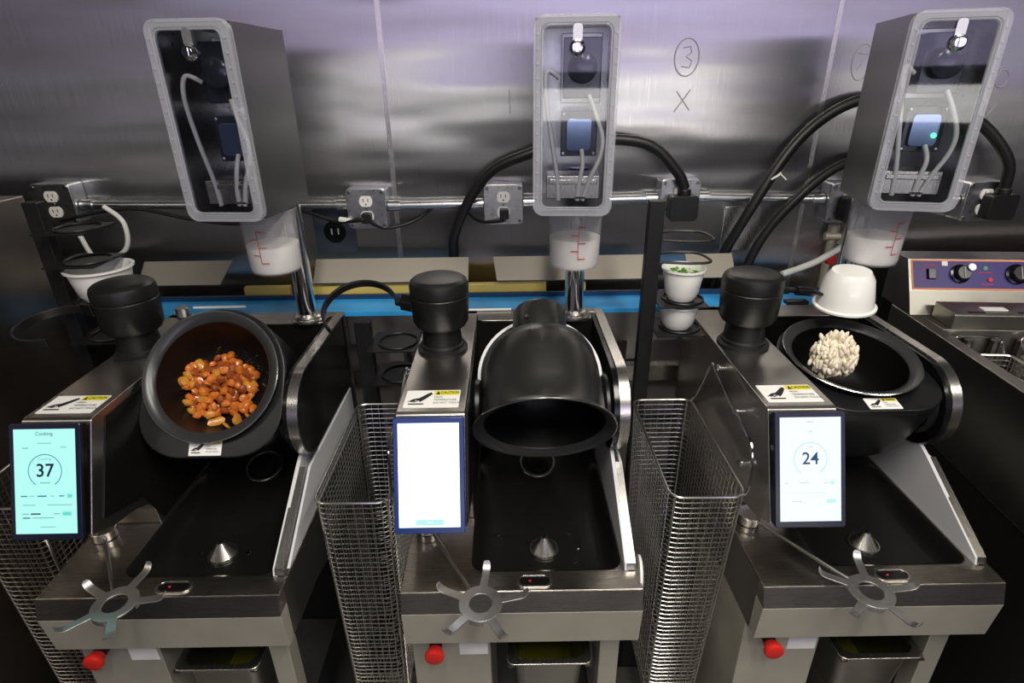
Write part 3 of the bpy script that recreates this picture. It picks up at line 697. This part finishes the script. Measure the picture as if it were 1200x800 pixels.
dispenser(-1, (.104, .341), -.085, 'steel liquid dispenser with clear cover above the chicken machine, flank facing the camera')
dispenser(0, (.106, .347), -.09, 'steel liquid dispenser with clear cover above the middle machine, seen front on')
dispenser(1, (.104, .347), -.25, 'steel liquid dispenser with green indicator light behind its clear cover', True)

def cup(idx, label):
    t = thing('measuring_cup', label, 'measuring cup', (idx*S+.127, .462, .452), 0, 'milky measuring cups under the dispensers')
    q = MB().m('cup'); q.lathe([(0,0),(.046,0),(.051,.003),(.0535,.010),(.0565,.128),(.0605,.130),(.0605,.133),(.0555,.133),(.0522,.011),(.048,.004),(0,.003)], n=44); q.build('cup_wall', t, ang=30)
    lv = (.060, .066, .060)[idx+1]
    q = MB().m('liquid'); q.lathe([(0,.0035),(.0475,.0045),(.0515,.0115),(.0515+.003*lv/.12,lv),(.0,lv+.0002)], n=44); q.build('liquid', t, ang=30)
    q = MB().m('redink')
    def cf(a, z): r = .0540+.003*z/.128+.0006; return Vector((r*math.sin(a), -r*math.cos(a), z))
    def patch(a0, a1, z0, z1):
        n = 4
        for i in range(n):
            u, v = a0+(a1-a0)*i/n, a0+(a1-a0)*(i+1)/n; q.poly([cf(u, z0), cf(v, z0), cf(v, z1), cf(u, z1)])
    a = (-.12, .02, .12)[idx+1]
    patch(a-.012, a+.012, .030, .098)
    for i in range(5): patch(a if i % 2 == 0 else a-.28, a+.28 if i % 2 == 0 else a, .030+i*.0165, .0318+i*.0165)
    q.build('scale_print', t, smooth=False)
    return t
cup(-1, 'clear measuring cup of milky liquid hanging above the orange chicken pan')
cup(0, 'clear measuring cup of milky liquid in front of the middle pole')
cup(1, 'clear measuring cup of milky liquid above the upturned white bowl')

# ------------------------------------------------------------------ black bowl racks between the machines
def rack(x, y, top, levels, label, post=.0165, ry=0.):
    t = thing('bowl_rack', label, 'rack', (x, y, FLOOR), ry, 'black bowl racks behind the machines')
    q = MB().m('blackpl'); q.box(-post, post, -post*.7, post*.7, 0, top-FLOOR); q.build('post', t, smooth=False, bevel=.002)
    q = MB().m('blackpl'); q.box(-.07, .07, -.05, .05, -.0005, .006); q.build('base_plate', t, smooth=False)
    for z, full in levels:
        h = z-FLOOR; q = MB().m('blackpl'); cx = .078
        r = .045
        if full:
            q.box(post-.002, cx+.044, -.055, .06, h-.003, h); q.tube([(cx+r*math.cos(2*PI*i/24), .0+r*math.sin(2*PI*i/24), h+.002) for i in range(24)], .0025, 6, closed=True)
        else:
            q.tube(spline([(post-.004, -.032, h), (cx-.01, -.045, h), (cx+.035, -.04, h), (cx+.044, -.01, h), (cx+.03, .035, h), (cx-.02, .045, h), (post-.004, .03, h)], 6), .003, 8)
        q.build('bowl_ring', t)
    return t
rack(.643-.343, .48, .588, [(.51, 0), (.462, 0), (.366, 1), (.298, 1)], 'black bowl rack holding two white bowls beside the middle dispenser')
rack(-.643-.365, .48, .602, [(.545, 1), (.475, 1), (.385, 1), (.30, 1)], 'black bowl rack beside the steel cabinet with a white bowl on it')
rack(-.352, .48, .325, [(.270, 1), (.185, 1)], 'short empty black bowl rack between the chicken machine and the middle one', .018)

def bowl(loc, r, h, label, fill=None, flip=False, group=None):
    t = thing('bowl', label, 'bowl', loc, 0, group)
    pr = [(0,0),(r*.62,0),(r*.66,.004),(r*.78,h*.2),(r*.90,h*.7),(r*.94,h-.006),(r*1.03,h-.004),(r*1.03,h),(r*.94,h),(r*.90,h-.004),(r*.86,h*.7),(r*.74,h*.22),(r*.60,.006),(0,.005)]
    if flip: pr = [(a, h-z) for a, z in pr]
    q = MB().m('white'); q.lathe(pr, n=44); q.build('bowl_wall', t, ang=40)
    return t
bowl((.643-.343+.074, .48, .368), .047, .072, 'white bowl of chopped greens on the upper shelf of the bowl rack', group='white bowls on the racks')
bowl((.643-.343+.072, .48, .300), .047, .058, 'empty white bowl on the lower shelf under the bowl of greens', group='white bowls on the racks')
bowl((-.643-.365+.095, .48, .3895), .066, .072, 'white bowl on the rack beside the steel cabinet', group='white bowls on the racks')
q = MB().m('green')
for i in range(90):
    a, rr_ = random.uniform(0, 6.28), .040*math.sqrt(random.random()); q.m('green' if i % 3 else 'green2')
    q.ball((.374+rr_*math.cos(a), .48+rr_*math.sin(a), .418+random.uniform(0, .012)), .0055, 1, .5, .35, 1, .2, Matrix.Rotation(random.uniform(0, 6), 3, (random.random(), random.random(), 1)))
tag(q.build('chopped_greens'), 'heap of chopped green herbs in the upper rack bowl', 'greens', kind='stuff')
ub = bowl((.643+.062, .408, .372), .060, .080, 'white bowl turned upside down by the clamp above the tossing pan', flip=True)
ub.rotation_euler = (math.radians(4), math.radians(-3), 0)

# ------------------------------------------------------------------ food
n, e = rot_axes(52.4); pc = Vector((PX-S, .25, .308))
protos = []
for k in range(4):
    q = MB().m(('food', 'food2', 'food', 'food3')[k])
    g = bmesh.ops.create_icosphere(q.bm, subdivisions=2, radius=1)
    for v in g['verts']:
        d = 1+.42*noise.noise(v.co*1.5+Vector((k*7.1, 0, 3))); m_ = max(abs(v.co.x), abs(v.co.y), abs(v.co.z)); d *= (.72/m_)*.45+.62; v.co = Vector((v.co.x*d, v.co.y*d*.88, v.co.z*d*.72))
    me_o = q.build('chicken_piece'); me = me_o.data; bpy.data.objects.remove(me_o); protos.append(me)
def chick(u, v, h, r, k, name='chicken_piece', lab='small glazed orange chicken cube heaped in the tilted black pan', grp='diced chicken in the pan', cat='chicken', big=None):
    o = bpy.data.objects.new(name, protos[k]); COL.objects.link(o)
    o.location = pc+Vector((u, 0, 0))+e*v+n*h; o.scale = big or (r*random.uniform(.85, 1.2), r*random.uniform(.8, 1.1), r)
    o.rotation_euler = [random.uniform(0, 6.28) for _ in range(3)]; tag(o, lab, cat, grp); return o
IN = [(0, .1275), (.055, .1245), (.080, .1125), (.096, .0925), (.104, .0625), (.1075, .0325), (.110, .0125)]
def inner_depth(r):
    for (a, x), (b_, y) in zip(IN, IN[1:]):
        if r <= b_: return x+(y-x)*(r-a)/(b_-a)
    return .0
spots = []
tries = 0
while len(spots) < 125 and tries < 20000:
    tries += 1
    u = random.uniform(-.105, .045); v = random.uniform(-.085, .075); r = math.hypot(u, v)
    cu, cv = (u+.030)/.070, (v+.004)/.066
    k = cu*cu+cv*cv
    if k > 1.0+.18*math.sin(5*math.atan2(cv, cu)) or r > .098: continue
    p = Vector((u, v, -inner_depth(r)+.007+random.random()*.030*max(0, 1-k)))
    if any((p-s_).length < .0105 for s_ in spots): continue
    spots.append(p)
for p in spots: chick(p.x, p.y, p.z, random.uniform(.0088, .0128), random.choice((0, 0, 0, 2, 1, 1, 1, 2, 1, 3)))
lab2 = 'larger orange vegetable slice lying below the heap of chicken cubes'
for u, v, s1, s2 in ((.012,-.076,.022,.013),(-.028,-.080,.018,.010),(.036,-.070,.016,.013),(-.005,-.088,.014,.009),(.040,-.052,.012,.009)):
    o = chick(u, v, -inner_depth(math.hypot(u, v))+.008, .01, 3 if u < .03 else 0, 'vegetable_slice', lab2, 'orange slices in the pan', 'vegetable', (s1, s2, .005)); o.rotation_euler = (math.radians(52.4), 0, random.uniform(0, 3))
q = MB().m('sauce')
q.m('food2')
for i in range(70):
    a, r0 = random.uniform(0, 6.28), math.sqrt(random.random())*.9; u, v = -.030+.068*r0*math.cos(a), -.004+.064*r0*math.sin(a)
    if math.hypot(u, v) < .097: q.ball(pc+Vector((u, 0, 0))+e*v-n*(inner_depth(math.hypot(u, v))-.001), random.uniform(.005, .010), sz=.5, sub=1)
q.m('sauce')
for i in range(26):                          # rings of oily sauce smeared on the pan bottom
    r0 = .012+.0017*i; a0 = random.uniform(-.9, .2); a1 = a0+random.uniform(.5, 1.4); c0 = pc+Vector((.046, 0, 0))+e*-.012-n*.1245
    pts = [c0+Vector((.8*r0*math.cos(a0+(a1-a0)*k/9), 0, 0))+e*(r0*math.sin(a0+(a1-a0)*k/9)) for k in range(10)]
    pts = [p for p in pts if (p-pc+n*.1245).length < .066]
    if len(pts) > 3: q.tube(pts, random.uniform(.0006, .0015), 5)
for i in range(60):
    a, r0 = random.uniform(-.6, 2.2), random.uniform(.03, .088); q.ball(pc+Vector((r0*math.cos(a), 0, 0))+e*(r0*math.sin(a))-n*(inner_depth(r0)-.0005), random.uniform(.0008, .0026), sz=.4, sub=1)
tag(q.build('sauce_smear'), 'golden oily sauce smeared on the bottom of the chicken pan', 'sauce', kind='stuff')
# pale food thrown up out of the pan
q = MB().m('noodle')
for i in range(520):
    a = random.uniform(0, 2*PI); b_ = math.acos(random.uniform(-1, 1)); rr_ = random.random()**.3
    x, y, z = .046*rr_*math.sin(b_)*math.cos(a), .034*rr_*math.sin(b_)*math.sin(a), .048*rr_*math.cos(b_)
    if z < 0: z *= random.uniform(.8, 1.35)
    q.ball((S+.016+x, .328+y, .292+z), random.uniform(.0034, .0058), .9, .8, random.uniform(1.3, 2.8), 2, .05, Matrix.Rotation(random.uniform(-.5, .5), 3, 'Y') @ Matrix.Rotation(random.uniform(-.5, .5), 3, 'X'))
q.ball((S+.016, .328, .292), .033, 1, .78, 1.1, 3, .05)
tag(q.build('tossed_food'), 'pale clump of chopped food tossed in mid-air above the dark pan', 'food', kind='stuff')

# ------------------------------------------------------------------ wall fittings
def octbox(x, z, label, rz=0., plug=None, recept=True):
    t = thing('outlet_box', label, 'outlet', (x, WALLY-.001, z), 0, 'steel outlet boxes on the conduit')
    q = MB().m('galv'); q.prism(rrect(-.051,.051,-.051,.051,.008,4), 'y', -.052, 0); q.build('junction_box', t, bevel=.003)
    q = MB().m('galv'); q.prism(rrect(-.051,.051,-.051,.051,.012,4), 'y', -.0555, -.0522); cvp = q.build('cover_plate', t, bevel=.0015)
    for sx in (-.042, .042):
        for sz in (-.042, .042):
            q = MB().m('darksteel'); q.cyl((sx, -.0555, sz), (0,-1,0), .0045, .002, 12); q.build('screw', cvp)
    for z0 in (.0195, -.0195):
        q = MB().m('outlet'); q.prism([(.017*math.cos(a), z0+max(-.0135, min(.0135, .017*math.sin(a)))) for a in [2*PI*i/28 for i in range(28)]], 'y', -.058, -.0556)
        q.m('blackink')
        for sx in (-.006, .006): q.box(sx-.001, sx+.001, -.0584, -.0581, z0-.001, z0+.007)
        q.cyl((0, -.0581, z0-.0075), (0,-1,0), .0022, .0003, 10)
        q.build('socket', cvp, smooth=False)
    q = MB().m('darksteel'); q.cyl((0, -.0556, 0), (0,-1,0), .003, .002, 10); q.build('screw', cvp)
    return t
ob = octbox(-.382, .522, 'steel outlet box with two white sockets beside the dark recessed outlet')
octbox(-.026, .528, 'steel outlet box beside the thick black hose arch')
octbox(-1.186, .545, 'steel outlet box over the bowl rack next to the steel cabinet')
octbox(.433, .535, 'steel outlet box behind the bowl rack with a big black plug')
octbox(.875, .520, 'steel outlet box half hidden behind the dispenser with the green light')
octbox(1.232, .518, 'steel outlet box above the fryer with a big black plug')
def cond(x0, x1, z0, z1, label):
    t = thing('conduit', label, 'conduit', (0, 0, 0), 0, 'conduit lengths between the outlet boxes')
    q = MB().m('galv'); q.tube([(x0, WALLY-.028, z0), (x1, WALLY-.028, z1)], .0105, 14); q.build('pipe', t)
    for x, z, s in ((x0, z0, 1), (x1, z1, -1)):
        q = MB().m('galv'); q.tube([(x, WALLY-.028, z), (x+s*.03, WALLY-.028, z)], .0145, 14); q.build('coupling', t, ang=30)
cond(-1.133, -.435, .537, .527, 'conduit behind the chicken machine dispenser')
cond(-.329, -.079, .524, .526, 'conduit between the two white-socket outlet boxes')
cond(.027, .380, .528, .533, 'conduit passing behind the middle dispenser')
cond(.486, .822, .535, .525, 'conduit behind the thick slanting cables')
cond(.928, 1.179, .522, .519, 'conduit behind the dispenser with the green light')
def plug(x, z, label, big=True, dirz=1):
    t = thing('power_plug', label, 'plug', (x, WALLY-.060, z))
    if big:
        q = MB().m('rubber'); q.prism(rrect(-.036,.036,-.034,.030,.010,4), 'y', -.034, -.0005); q.cyl((0, -.017, .028), (0,0,1), .017, .018, 18, .003); q.build('plug_body', t, bevel=.003)
    else:
        q = MB().m('rubber'); q.prism(rrect(-.012,.012,-.014,.012,.004,3), 'y', -.026, -.0005); q.build('plug_body', t, bevel=.002)
    return t
plug(.436, .520, 'big black plug in the outlet box behind the bowl rack')
plug(.885, .510, 'big black plug behind the green-lit dispenser')
plug(1.256, .512, 'big black plug in the outlet box above the fryer')
plug(-.380, .503, 'small black plug in the outlet box beside the recessed outlet', False)
plug(-.024, .509, 'small black plug in the outlet box by the hose arch', False)
def cable(pts, r, label, m='rubber', name='cable', k=8, n=10, cat='cable'):
    q = MB().m(m); q.tube(spline(pts, k), r, n); return tag(q.build(name), label, cat)
yw = WALLY-.03
cable([(-.165, yw-.002, .02), (-.165, yw-.002, .36), (-.15, yw-.02, .47), (-.07, yw-.03, .60), (.04, yw-.04, .655), (.18, yw-.04, .685), (.33, yw-.045, .675), (.41, yw-.048, .61), (.436, yw-.047, .566)], .0135, 'thick black hose arching over the middle dispenser to the rack outlet', k=10)
cable([(.545, yw-.006, .12), (.56, yw-.006, .33), (.62, yw-.03, .51), (.72, yw-.02, .68), (.84, yw-.02, .765), (.98, yw-.02, .765), (1.14, yw-.03, .72), (1.235, yw-.05, .63), (1.256, yw-.047, .558)], .0135, 'thick black cable with a cable tie rising behind the tossing machine', k=10)
cable([(.60, yw-.006, .16), (.66, yw-.01, .40), (.74, yw-.02, .53), (.84, yw-.02, .615), (.935, yw-.05, .625), (.90, yw-.055, .575), (.885, yw-.047, .552)], .0125, 'lower thick black cable running to the plug behind the dispenser', k=10)
q = MB().m('whitepl'); q.tube([(.665+.017*math.cos(2*PI*i/16), yw-.026+.017*math.sin(2*PI*i/16)*.9, .590+.010*math.cos(2*PI*i/16)) for i in range(16)], .0028, 6, closed=True); q.tube([(.676, yw-.045, .598), (.69, yw-.05, .585)], .002, 5); tag(q.build('cable_tie'), 'white cable tie around the thick black cable', 'cable tie')
cable([(-1.18, yw-.03, .505), (-1.0, yw-.02, .53), (-.86, yw-.01, .50), (-.75, yw-.01, .485), (-.64, yw-.01, .49), (-.56, yw-.01, .515), (-.47, yw-.02, .49), (-.40, yw-.055, .498), (-.385, yw-.055, .502)], .0045, 'thin black power cord sagging under the conduit by the recessed outlet')
cable([(-.378, yw-.045, .496), (-.34, yw-.02, .47), (-.27, yw+.01, .48), (-.19, yw+.022, .525), (-.13, yw+.02, .505), (-.09, yw-.02, .485), (-.03, yw-.055, .492), (-.024, yw-.056, .502)], .0045, 'thin black power cord looping between the two white-socket outlets')
q = MB().m('whitepl'); q.tube([(-.455, yw-.024, .495), (-.425, yw-.036, .493)], .0075, 10); tag(q.build('cord_label'), 'small white tag wrapped around the sagging power cord', 'tag')
cable([(-1.12, yw-.06, .47), (-1.10, yw-.05, .40), (-1.02, yw-.05, .43), (-1.005, yw-.05, .50), (-1.05, yw-.04, .54)], .006, 'grey flexible hose loop behind the rack by the cabinet', 'whitepl', 'hose', cat='hose')
# recessed single outlet
t = thing('recessed_outlet', 'dark square outlet with one round socket below the conduit', 'outlet', (-.488, WALLY-.0005, .452))
q = MB().m('outletdark'); q.prism(rrect(-.056,.056,-.060,.060,.004,3), 'y', -.004, 0); q.build('cover_plate', t, bevel=.001)
q = MB().m('blackgl'); q.lathe([(.030,.0042),(.030,.007),(.024,.007),(.023,.0045),(0,.0045)], (0,0,0), (0,-1,0), 28); q.m('greyink')
for sx in (-.009, .009): q.box(sx-.002, sx+.002, -.0056, -.0046, -.008, .008)
q.build('socket', t)
t = thing('blank_plate', 'blank stainless cover plate on the wall behind a slanting cable', 'cover plate', (.622, WALLY-.0005, .445))
q = MB().m('steelx'); q.prism(rrect(-.050,.050,-.060,.060,.002,2), 'y', -.008, 0); q.build('plate', t, bevel=.003)
for z in (-.047, .047):
    q = MB().m('darksteel'); q.cyl((0, -.008, z), (0,-1,0), .003, .001, 10); q.build('screw', t)
# water valve
t = thing('water_valve', 'cream pipe valve with red handle on the wall behind the upturned bowl', 'valve', (.872, WALLY-.001, .405))
q = MB().m('brass'); q.tube([(0,-.02,-.15), (0,-.02,.04)], .010, 12); q.tube([(-.02,-.02,.02), (.03,-.03,.02)], .012, 12); q.cyl((0,-.02,.03), (0,0,1), .015, .02, 8); q.tube([(.02,-.03,.0), (.03,-.04,.05)], .010, 10); q.build('valve_body', t)
q = MB().m('red'); q.cyl((-.012,-.05,-.035), (0,-1,0), .016, .012, 12, .003); q.build('valve_handle', t)
cable([(.70, yw-.10, .352), (.78, yw-.08, .372), (.84, yw-.05, .388), (.905, yw-.04, .425)], .0085, 'translucent white hose running to the wall valve', 'tube', 'water_hose', cat='hose')

# ------------------------------------------------------------------ counter behind the machines
t = thing('back_counter', 'low steel counter covered with blue film behind the machines', 'counter', (0, 0, 0))
q = MB().m('bluefilm'); q.box(-1.02, .86, .607, .70, .284, .297); q.build('blue_film_edge', t, smooth=False, bevel=.001)
q = MB().m('steel'); q.box(-1.02, .86, .62, .755, .20, .2835); q.build('counter_body', t, smooth=False)
q = MB().m('darkblue'); q.box(-1.02, .86, .7005, .708, .2842, .309); q.build('rear_upstand', t, smooth=False)
for lx in (-1.0, -.33, .33, .84):
    q = MB().m('steel'); q.box(lx-.02, lx+.02, .70, .74, FLOOR, .1995); q.build('leg', t, smooth=False)
for z in (.06, -.12):
    q = MB().m('steelx'); q.box(-1.02, .86, .66, .69, z, z+.045); q.build('shelf_rail', t, smooth=False)
def bar(x0, x1, label):
    q = MB().m('yellowbar'); q.box(x0, x1, .712, .732, .2837, .329); return tag(q.build('yellow_bar', bevel=.001), label, 'bar', 'yellow bars on the back counter')
bar(-.72, -.60, 'short yellow bar behind the chicken machine pole'); bar(-.585, .085, 'long yellow bar behind the middle machine turret'); bar(.16, .19, 'yellow bar stub beside the middle pole')
def plate(x0, x1, xs0, xs1, label, m='greyplate'):
    q = MB().m('flap')
    a = [(x0, .70, .343), (x1, .70, .343), (x1+xs1, .755, .392), (x0+xs0, .755, .392)]
    d = Vector((0, .5, -.55)).normalized()*.003
    q.loft([[Vector(p) for p in a], [Vector(p)+Vector((0, .003, -.003)) for p in a]])
    return tag(q.build('metal_flap', smooth=False), label, 'metal plate', 'leaning metal flaps on the counter')
plate(-.99, -.775, 0, .02, 'leaning metal flap behind the chicken pan with a slanted end'); plate(-.53, -.122, 0, 0, 'leaning metal flap behind the middle turret'); plate(-.046, .37, -.01, 0, 'leaning metal flap behind the middle dispenser pole'); plate(.46, .585, 0, 0, 'leaning metal flap beside the bowls of the rack')
q = MB().m('galv'); q.cyl((-.820, .585, .3005), (0,0,1), .016, .024, 26, .002); tag(q.build('round_weight'), 'small round metal knob on the rear shelf beside the turret', 'knob')
q = MB().m('whitepl'); q.tube([(-.80, .6005, .3165), (-.672, .603, .3165)], .003, 8); tag(q.build('white_rod'), 'thin white rod lying along the rear shelf by the metal knob', 'rod')
q = MB().m('whitepl'); q.tube([(-.135, .590, .3035), (-.01, .592, .3035)], .003, 8); tag(q.build('white_rod'), 'thin white rod lying behind the tipped pan', 'rod')

# ------------------------------------------------------------------ steel cabinet at the frame edge
t = thing('steel_cabinet', 'tall brushed steel cabinet cut by the frame edge next to a bowl rack', 'cabinet', (-1.10, 0, FLOOR))
q = MB().m('cabsteel'); q.box(-.55, 0, -.35, .575, .06, 1.40); q.build('carcass', t, smooth=False, bevel=.003)
for x in (-.5, -.05):
    for y in (-.3, .52):
        q = MB().m('darksteel'); q.cyl((x, y, 0), (0,0,1), .02, .0598, 16); q.build('foot', t)

# ------------------------------------------------------------------ electric fryer
t = thing('deep_fryer', 'electric deep fryer with violet control panel and black dials', 'fryer', (.965, .10, FLOOR), math.radians(-5))
H0 = -FLOOR
q = MB().m('darksteel'); q.box(0, .70, -.25, .60, .13, H0+.02); q.build('cabinet', t, smooth=False, bevel=.003)
q = MB().m('frysteel')
q.box(-.002, .030, -.252, .60, H0+.021, H0+.262); q.box(.67, .702, -.252, .60, H0+.021, H0+.262); q.box(.0305, .6695, -.252, -.22, H0+.021, H0+.262); q.box(.0305, .6695, .427, .60, H0+.021, H0+.262); q.build('vat_surround', t, smooth=False, bevel=.003)
q = MB().m('darksteel'); q.box(.032, .668, -.218, .426, H0+.021, H0+.03); q.build('vat_floor', t, smooth=False)
for i in range(9):
    q = MB().m('darksteel'); q.tube([(.09+i*.06, .416, H0+.04), (.09+i*.06, .416, H0+.24)], .010, 8); q.build('heating_rod', t)
# control head: sloping fascia
hp = [(.515, H0+.2625), (.545, H0+.318), (.588, H0+.392), (.66, H0+.392), (.66, H0+.2625)]
q = MB().m('frysteel'); q.prism(hp, 'x', .0, .70); head = q.build('control_head', t, smooth=False, bevel=.002)
u0 = Vector((0, .545, H0+.318)); uu = Vector((0, .043, .074)).normalized(); un = Vector((0, -uu.z, uu.y))
def ff(x, v, o): return Vector((x-.027, 0, 0))+u0+uu*v+un*o
q = MB().m('orange'); q.loft([[ff(x, v, .0005) for x, v in ((.035,.004),(.69,.004),(.69,.082),(.035,.082))], [ff(x, v, .0015) for x, v in ((.035,.004),(.69,.004),(.69,.082),(.035,.082))]])
q.m('purple'); q.loft([[ff(x, v, .0013) for x, v in ((.038,.008),(.687,.008),(.687,.078),(.038,.078))], [ff(x, v, .0022) for x, v in ((.038,.008),(.687,.008),(.687,.078),(.038,.078))]]); q.build('fascia', t, smooth=False)
def dial(x, v, r, led=False):
    q = MB().m('blackgl'); q.lathe([(r,0),(r,.004),(r*.8,.006),(r*.74,.018),(r*.66,.020),(0,.020)], ff(x, v, .0024), un, 28); q.m('greyink'); q.loft([[ff(x-.0015, v-r*.6, .0225), ff(x+.0015, v-r*.6, .0225), ff(x+.0015, v+r*.6, .0225), ff(x-.0015, v+r*.6, .0225)], [ff(x-.0015, v-r*.6, .0236), ff(x+.0015, v-r*.6, .0236), ff(x+.0015, v+r*.6, .0236), ff(x-.0015, v+r*.6, .0236)]]); q.build('dial', t, ang=30)
dial(.150, .045, .024); dial(.285, .045, .026); dial(.42, .045, .024)
q = MB().m('alu'); q.cyl(ff(.166, .058, .0235), un, .010, .003, 20, .001); q.build('dial_badge', t)
q = MB().m('blackgl'); q.loft([[ff(x, v, .0024) for x, v in ((.070,.030),(.090,.030),(.090,.058),(.070,.058))], [ff(x, v, .009) for x, v in ((.072,.032),(.088,.032),(.088,.056),(.072,.056))]]); q.build('rocker_switch', t, smooth=False)
q = MB().m('led_dim'); q.cyl(ff(.212, .060, .0024), un, .005, .003, 14); q.build('green_lamp', t)
q = MB().m('red'); q.cyl(ff(.222, .030, .0024), un, .0055, .003, 14); q.build('red_lamp', t)
q = MB().m('sticker')
for x in (.108, .312): q.poly([ff(x, .066, .0026), ff(x+.014, .066, .0026), ff(x+.014, .078, .0026), ff(x, .078, .0026)])
q.build('number_tag', t, smooth=False)
q = MB().m('redink')
for x, v, wd in ((.064,.066,.03),(.056,.030,.010),(.056,.054,.010),(.20,.018,.03),(.196,.048,.032)): q.poly([ff(x, v, .0026), ff(x+wd, v, .0026), ff(x+wd, v+.0022, .0026), ff(x, v+.0022, .0026)])
q.build('fascia_print', t, smooth=False)
# sheet cover in front of the head
q = MB().m('frysteel'); q.prism([(.43, H0+.2625), (.43, H0+.296), (.434, H0+.300), (.511, H0+.303), (.511, H0+.2625)], 'x', .05, .70); q.build('element_cover', t, smooth=False, bevel=.0015)
q = MB().m('sticker'); q.box(.13, .185, .455, .475, H0+.3008, H0+.3030); q.build('cover_tag', t, smooth=False)
q = MB().m('blackgl'); q.box(.085, .125, .440, .447, H0+.3000, H0+.3012); q.box(.20, .60, .440, .447, H0+.3000, H0+.3012); q.build('cover_slot', t, smooth=False)
for x in (.05, .65):
    for y in (-.2, .54):
        q = MB().m('galv'); q.cyl((x, y, 0), (0,0,1), .022, .1298, 18); q.box(x-.03, x+.03, y-.03, y+.03, .0, .012); q.build('foot', t)
def fry_basket(x, y, rz, label):
    t = thing('fry_basket', label, 'basket', (x, y, .045), rz, 'fry baskets in the vat')
    q = MB().m('wire'); rim = rrect(-.065,.065,-.14,.14,.012,3); q.tube([(u, v, .17) for u, v in rim], .0028, 6, closed=True); q.build('rim', t)
    q = MB().m('wire')
    for i in range(1, 13): q.tube([(u*(1-.01*i), v*(1-.006*i), .17-.0125*i) for u, v in rim], .0008, 4, closed=True)
    for i in range(12):
        u = -.06+.12*i/11
        for s in (-1, 1): q.tube([(u, s*.14, .17), (u*.88, s*.13, .02)], .0008, 4)
    for i in range(26):
        v = -.135+.27*i/25
        for s in (-1, 1): q.tube([(s*.065, v, .17), (s*.057, v*.93, .02)], .0008, 4)
    for i in range(12): q.tube([(-.053+.106*i/11, -.13, .02), (-.053+.106*i/11, .13, .02)], .0008, 4)
    q.build('wire_mesh', t, kind='stuff')
    q = MB().m('chrome'); q.tube(spline([(-.05, .14, .17), (-.05, .165, .20), (-.02, .17, .205), (.02, .17, .205), (.05, .165, .20), (.05, .14, .17)], 4), .003, 8); q.build('hanging_hook', t)
fry_basket(1.092, .335, math.radians(-5), 'small wire fry basket in the vat nearest the tossing machine')
fry_basket(1.240, .322, math.radians(-5), 'second wire fry basket in the vat, cut by the frame edge')
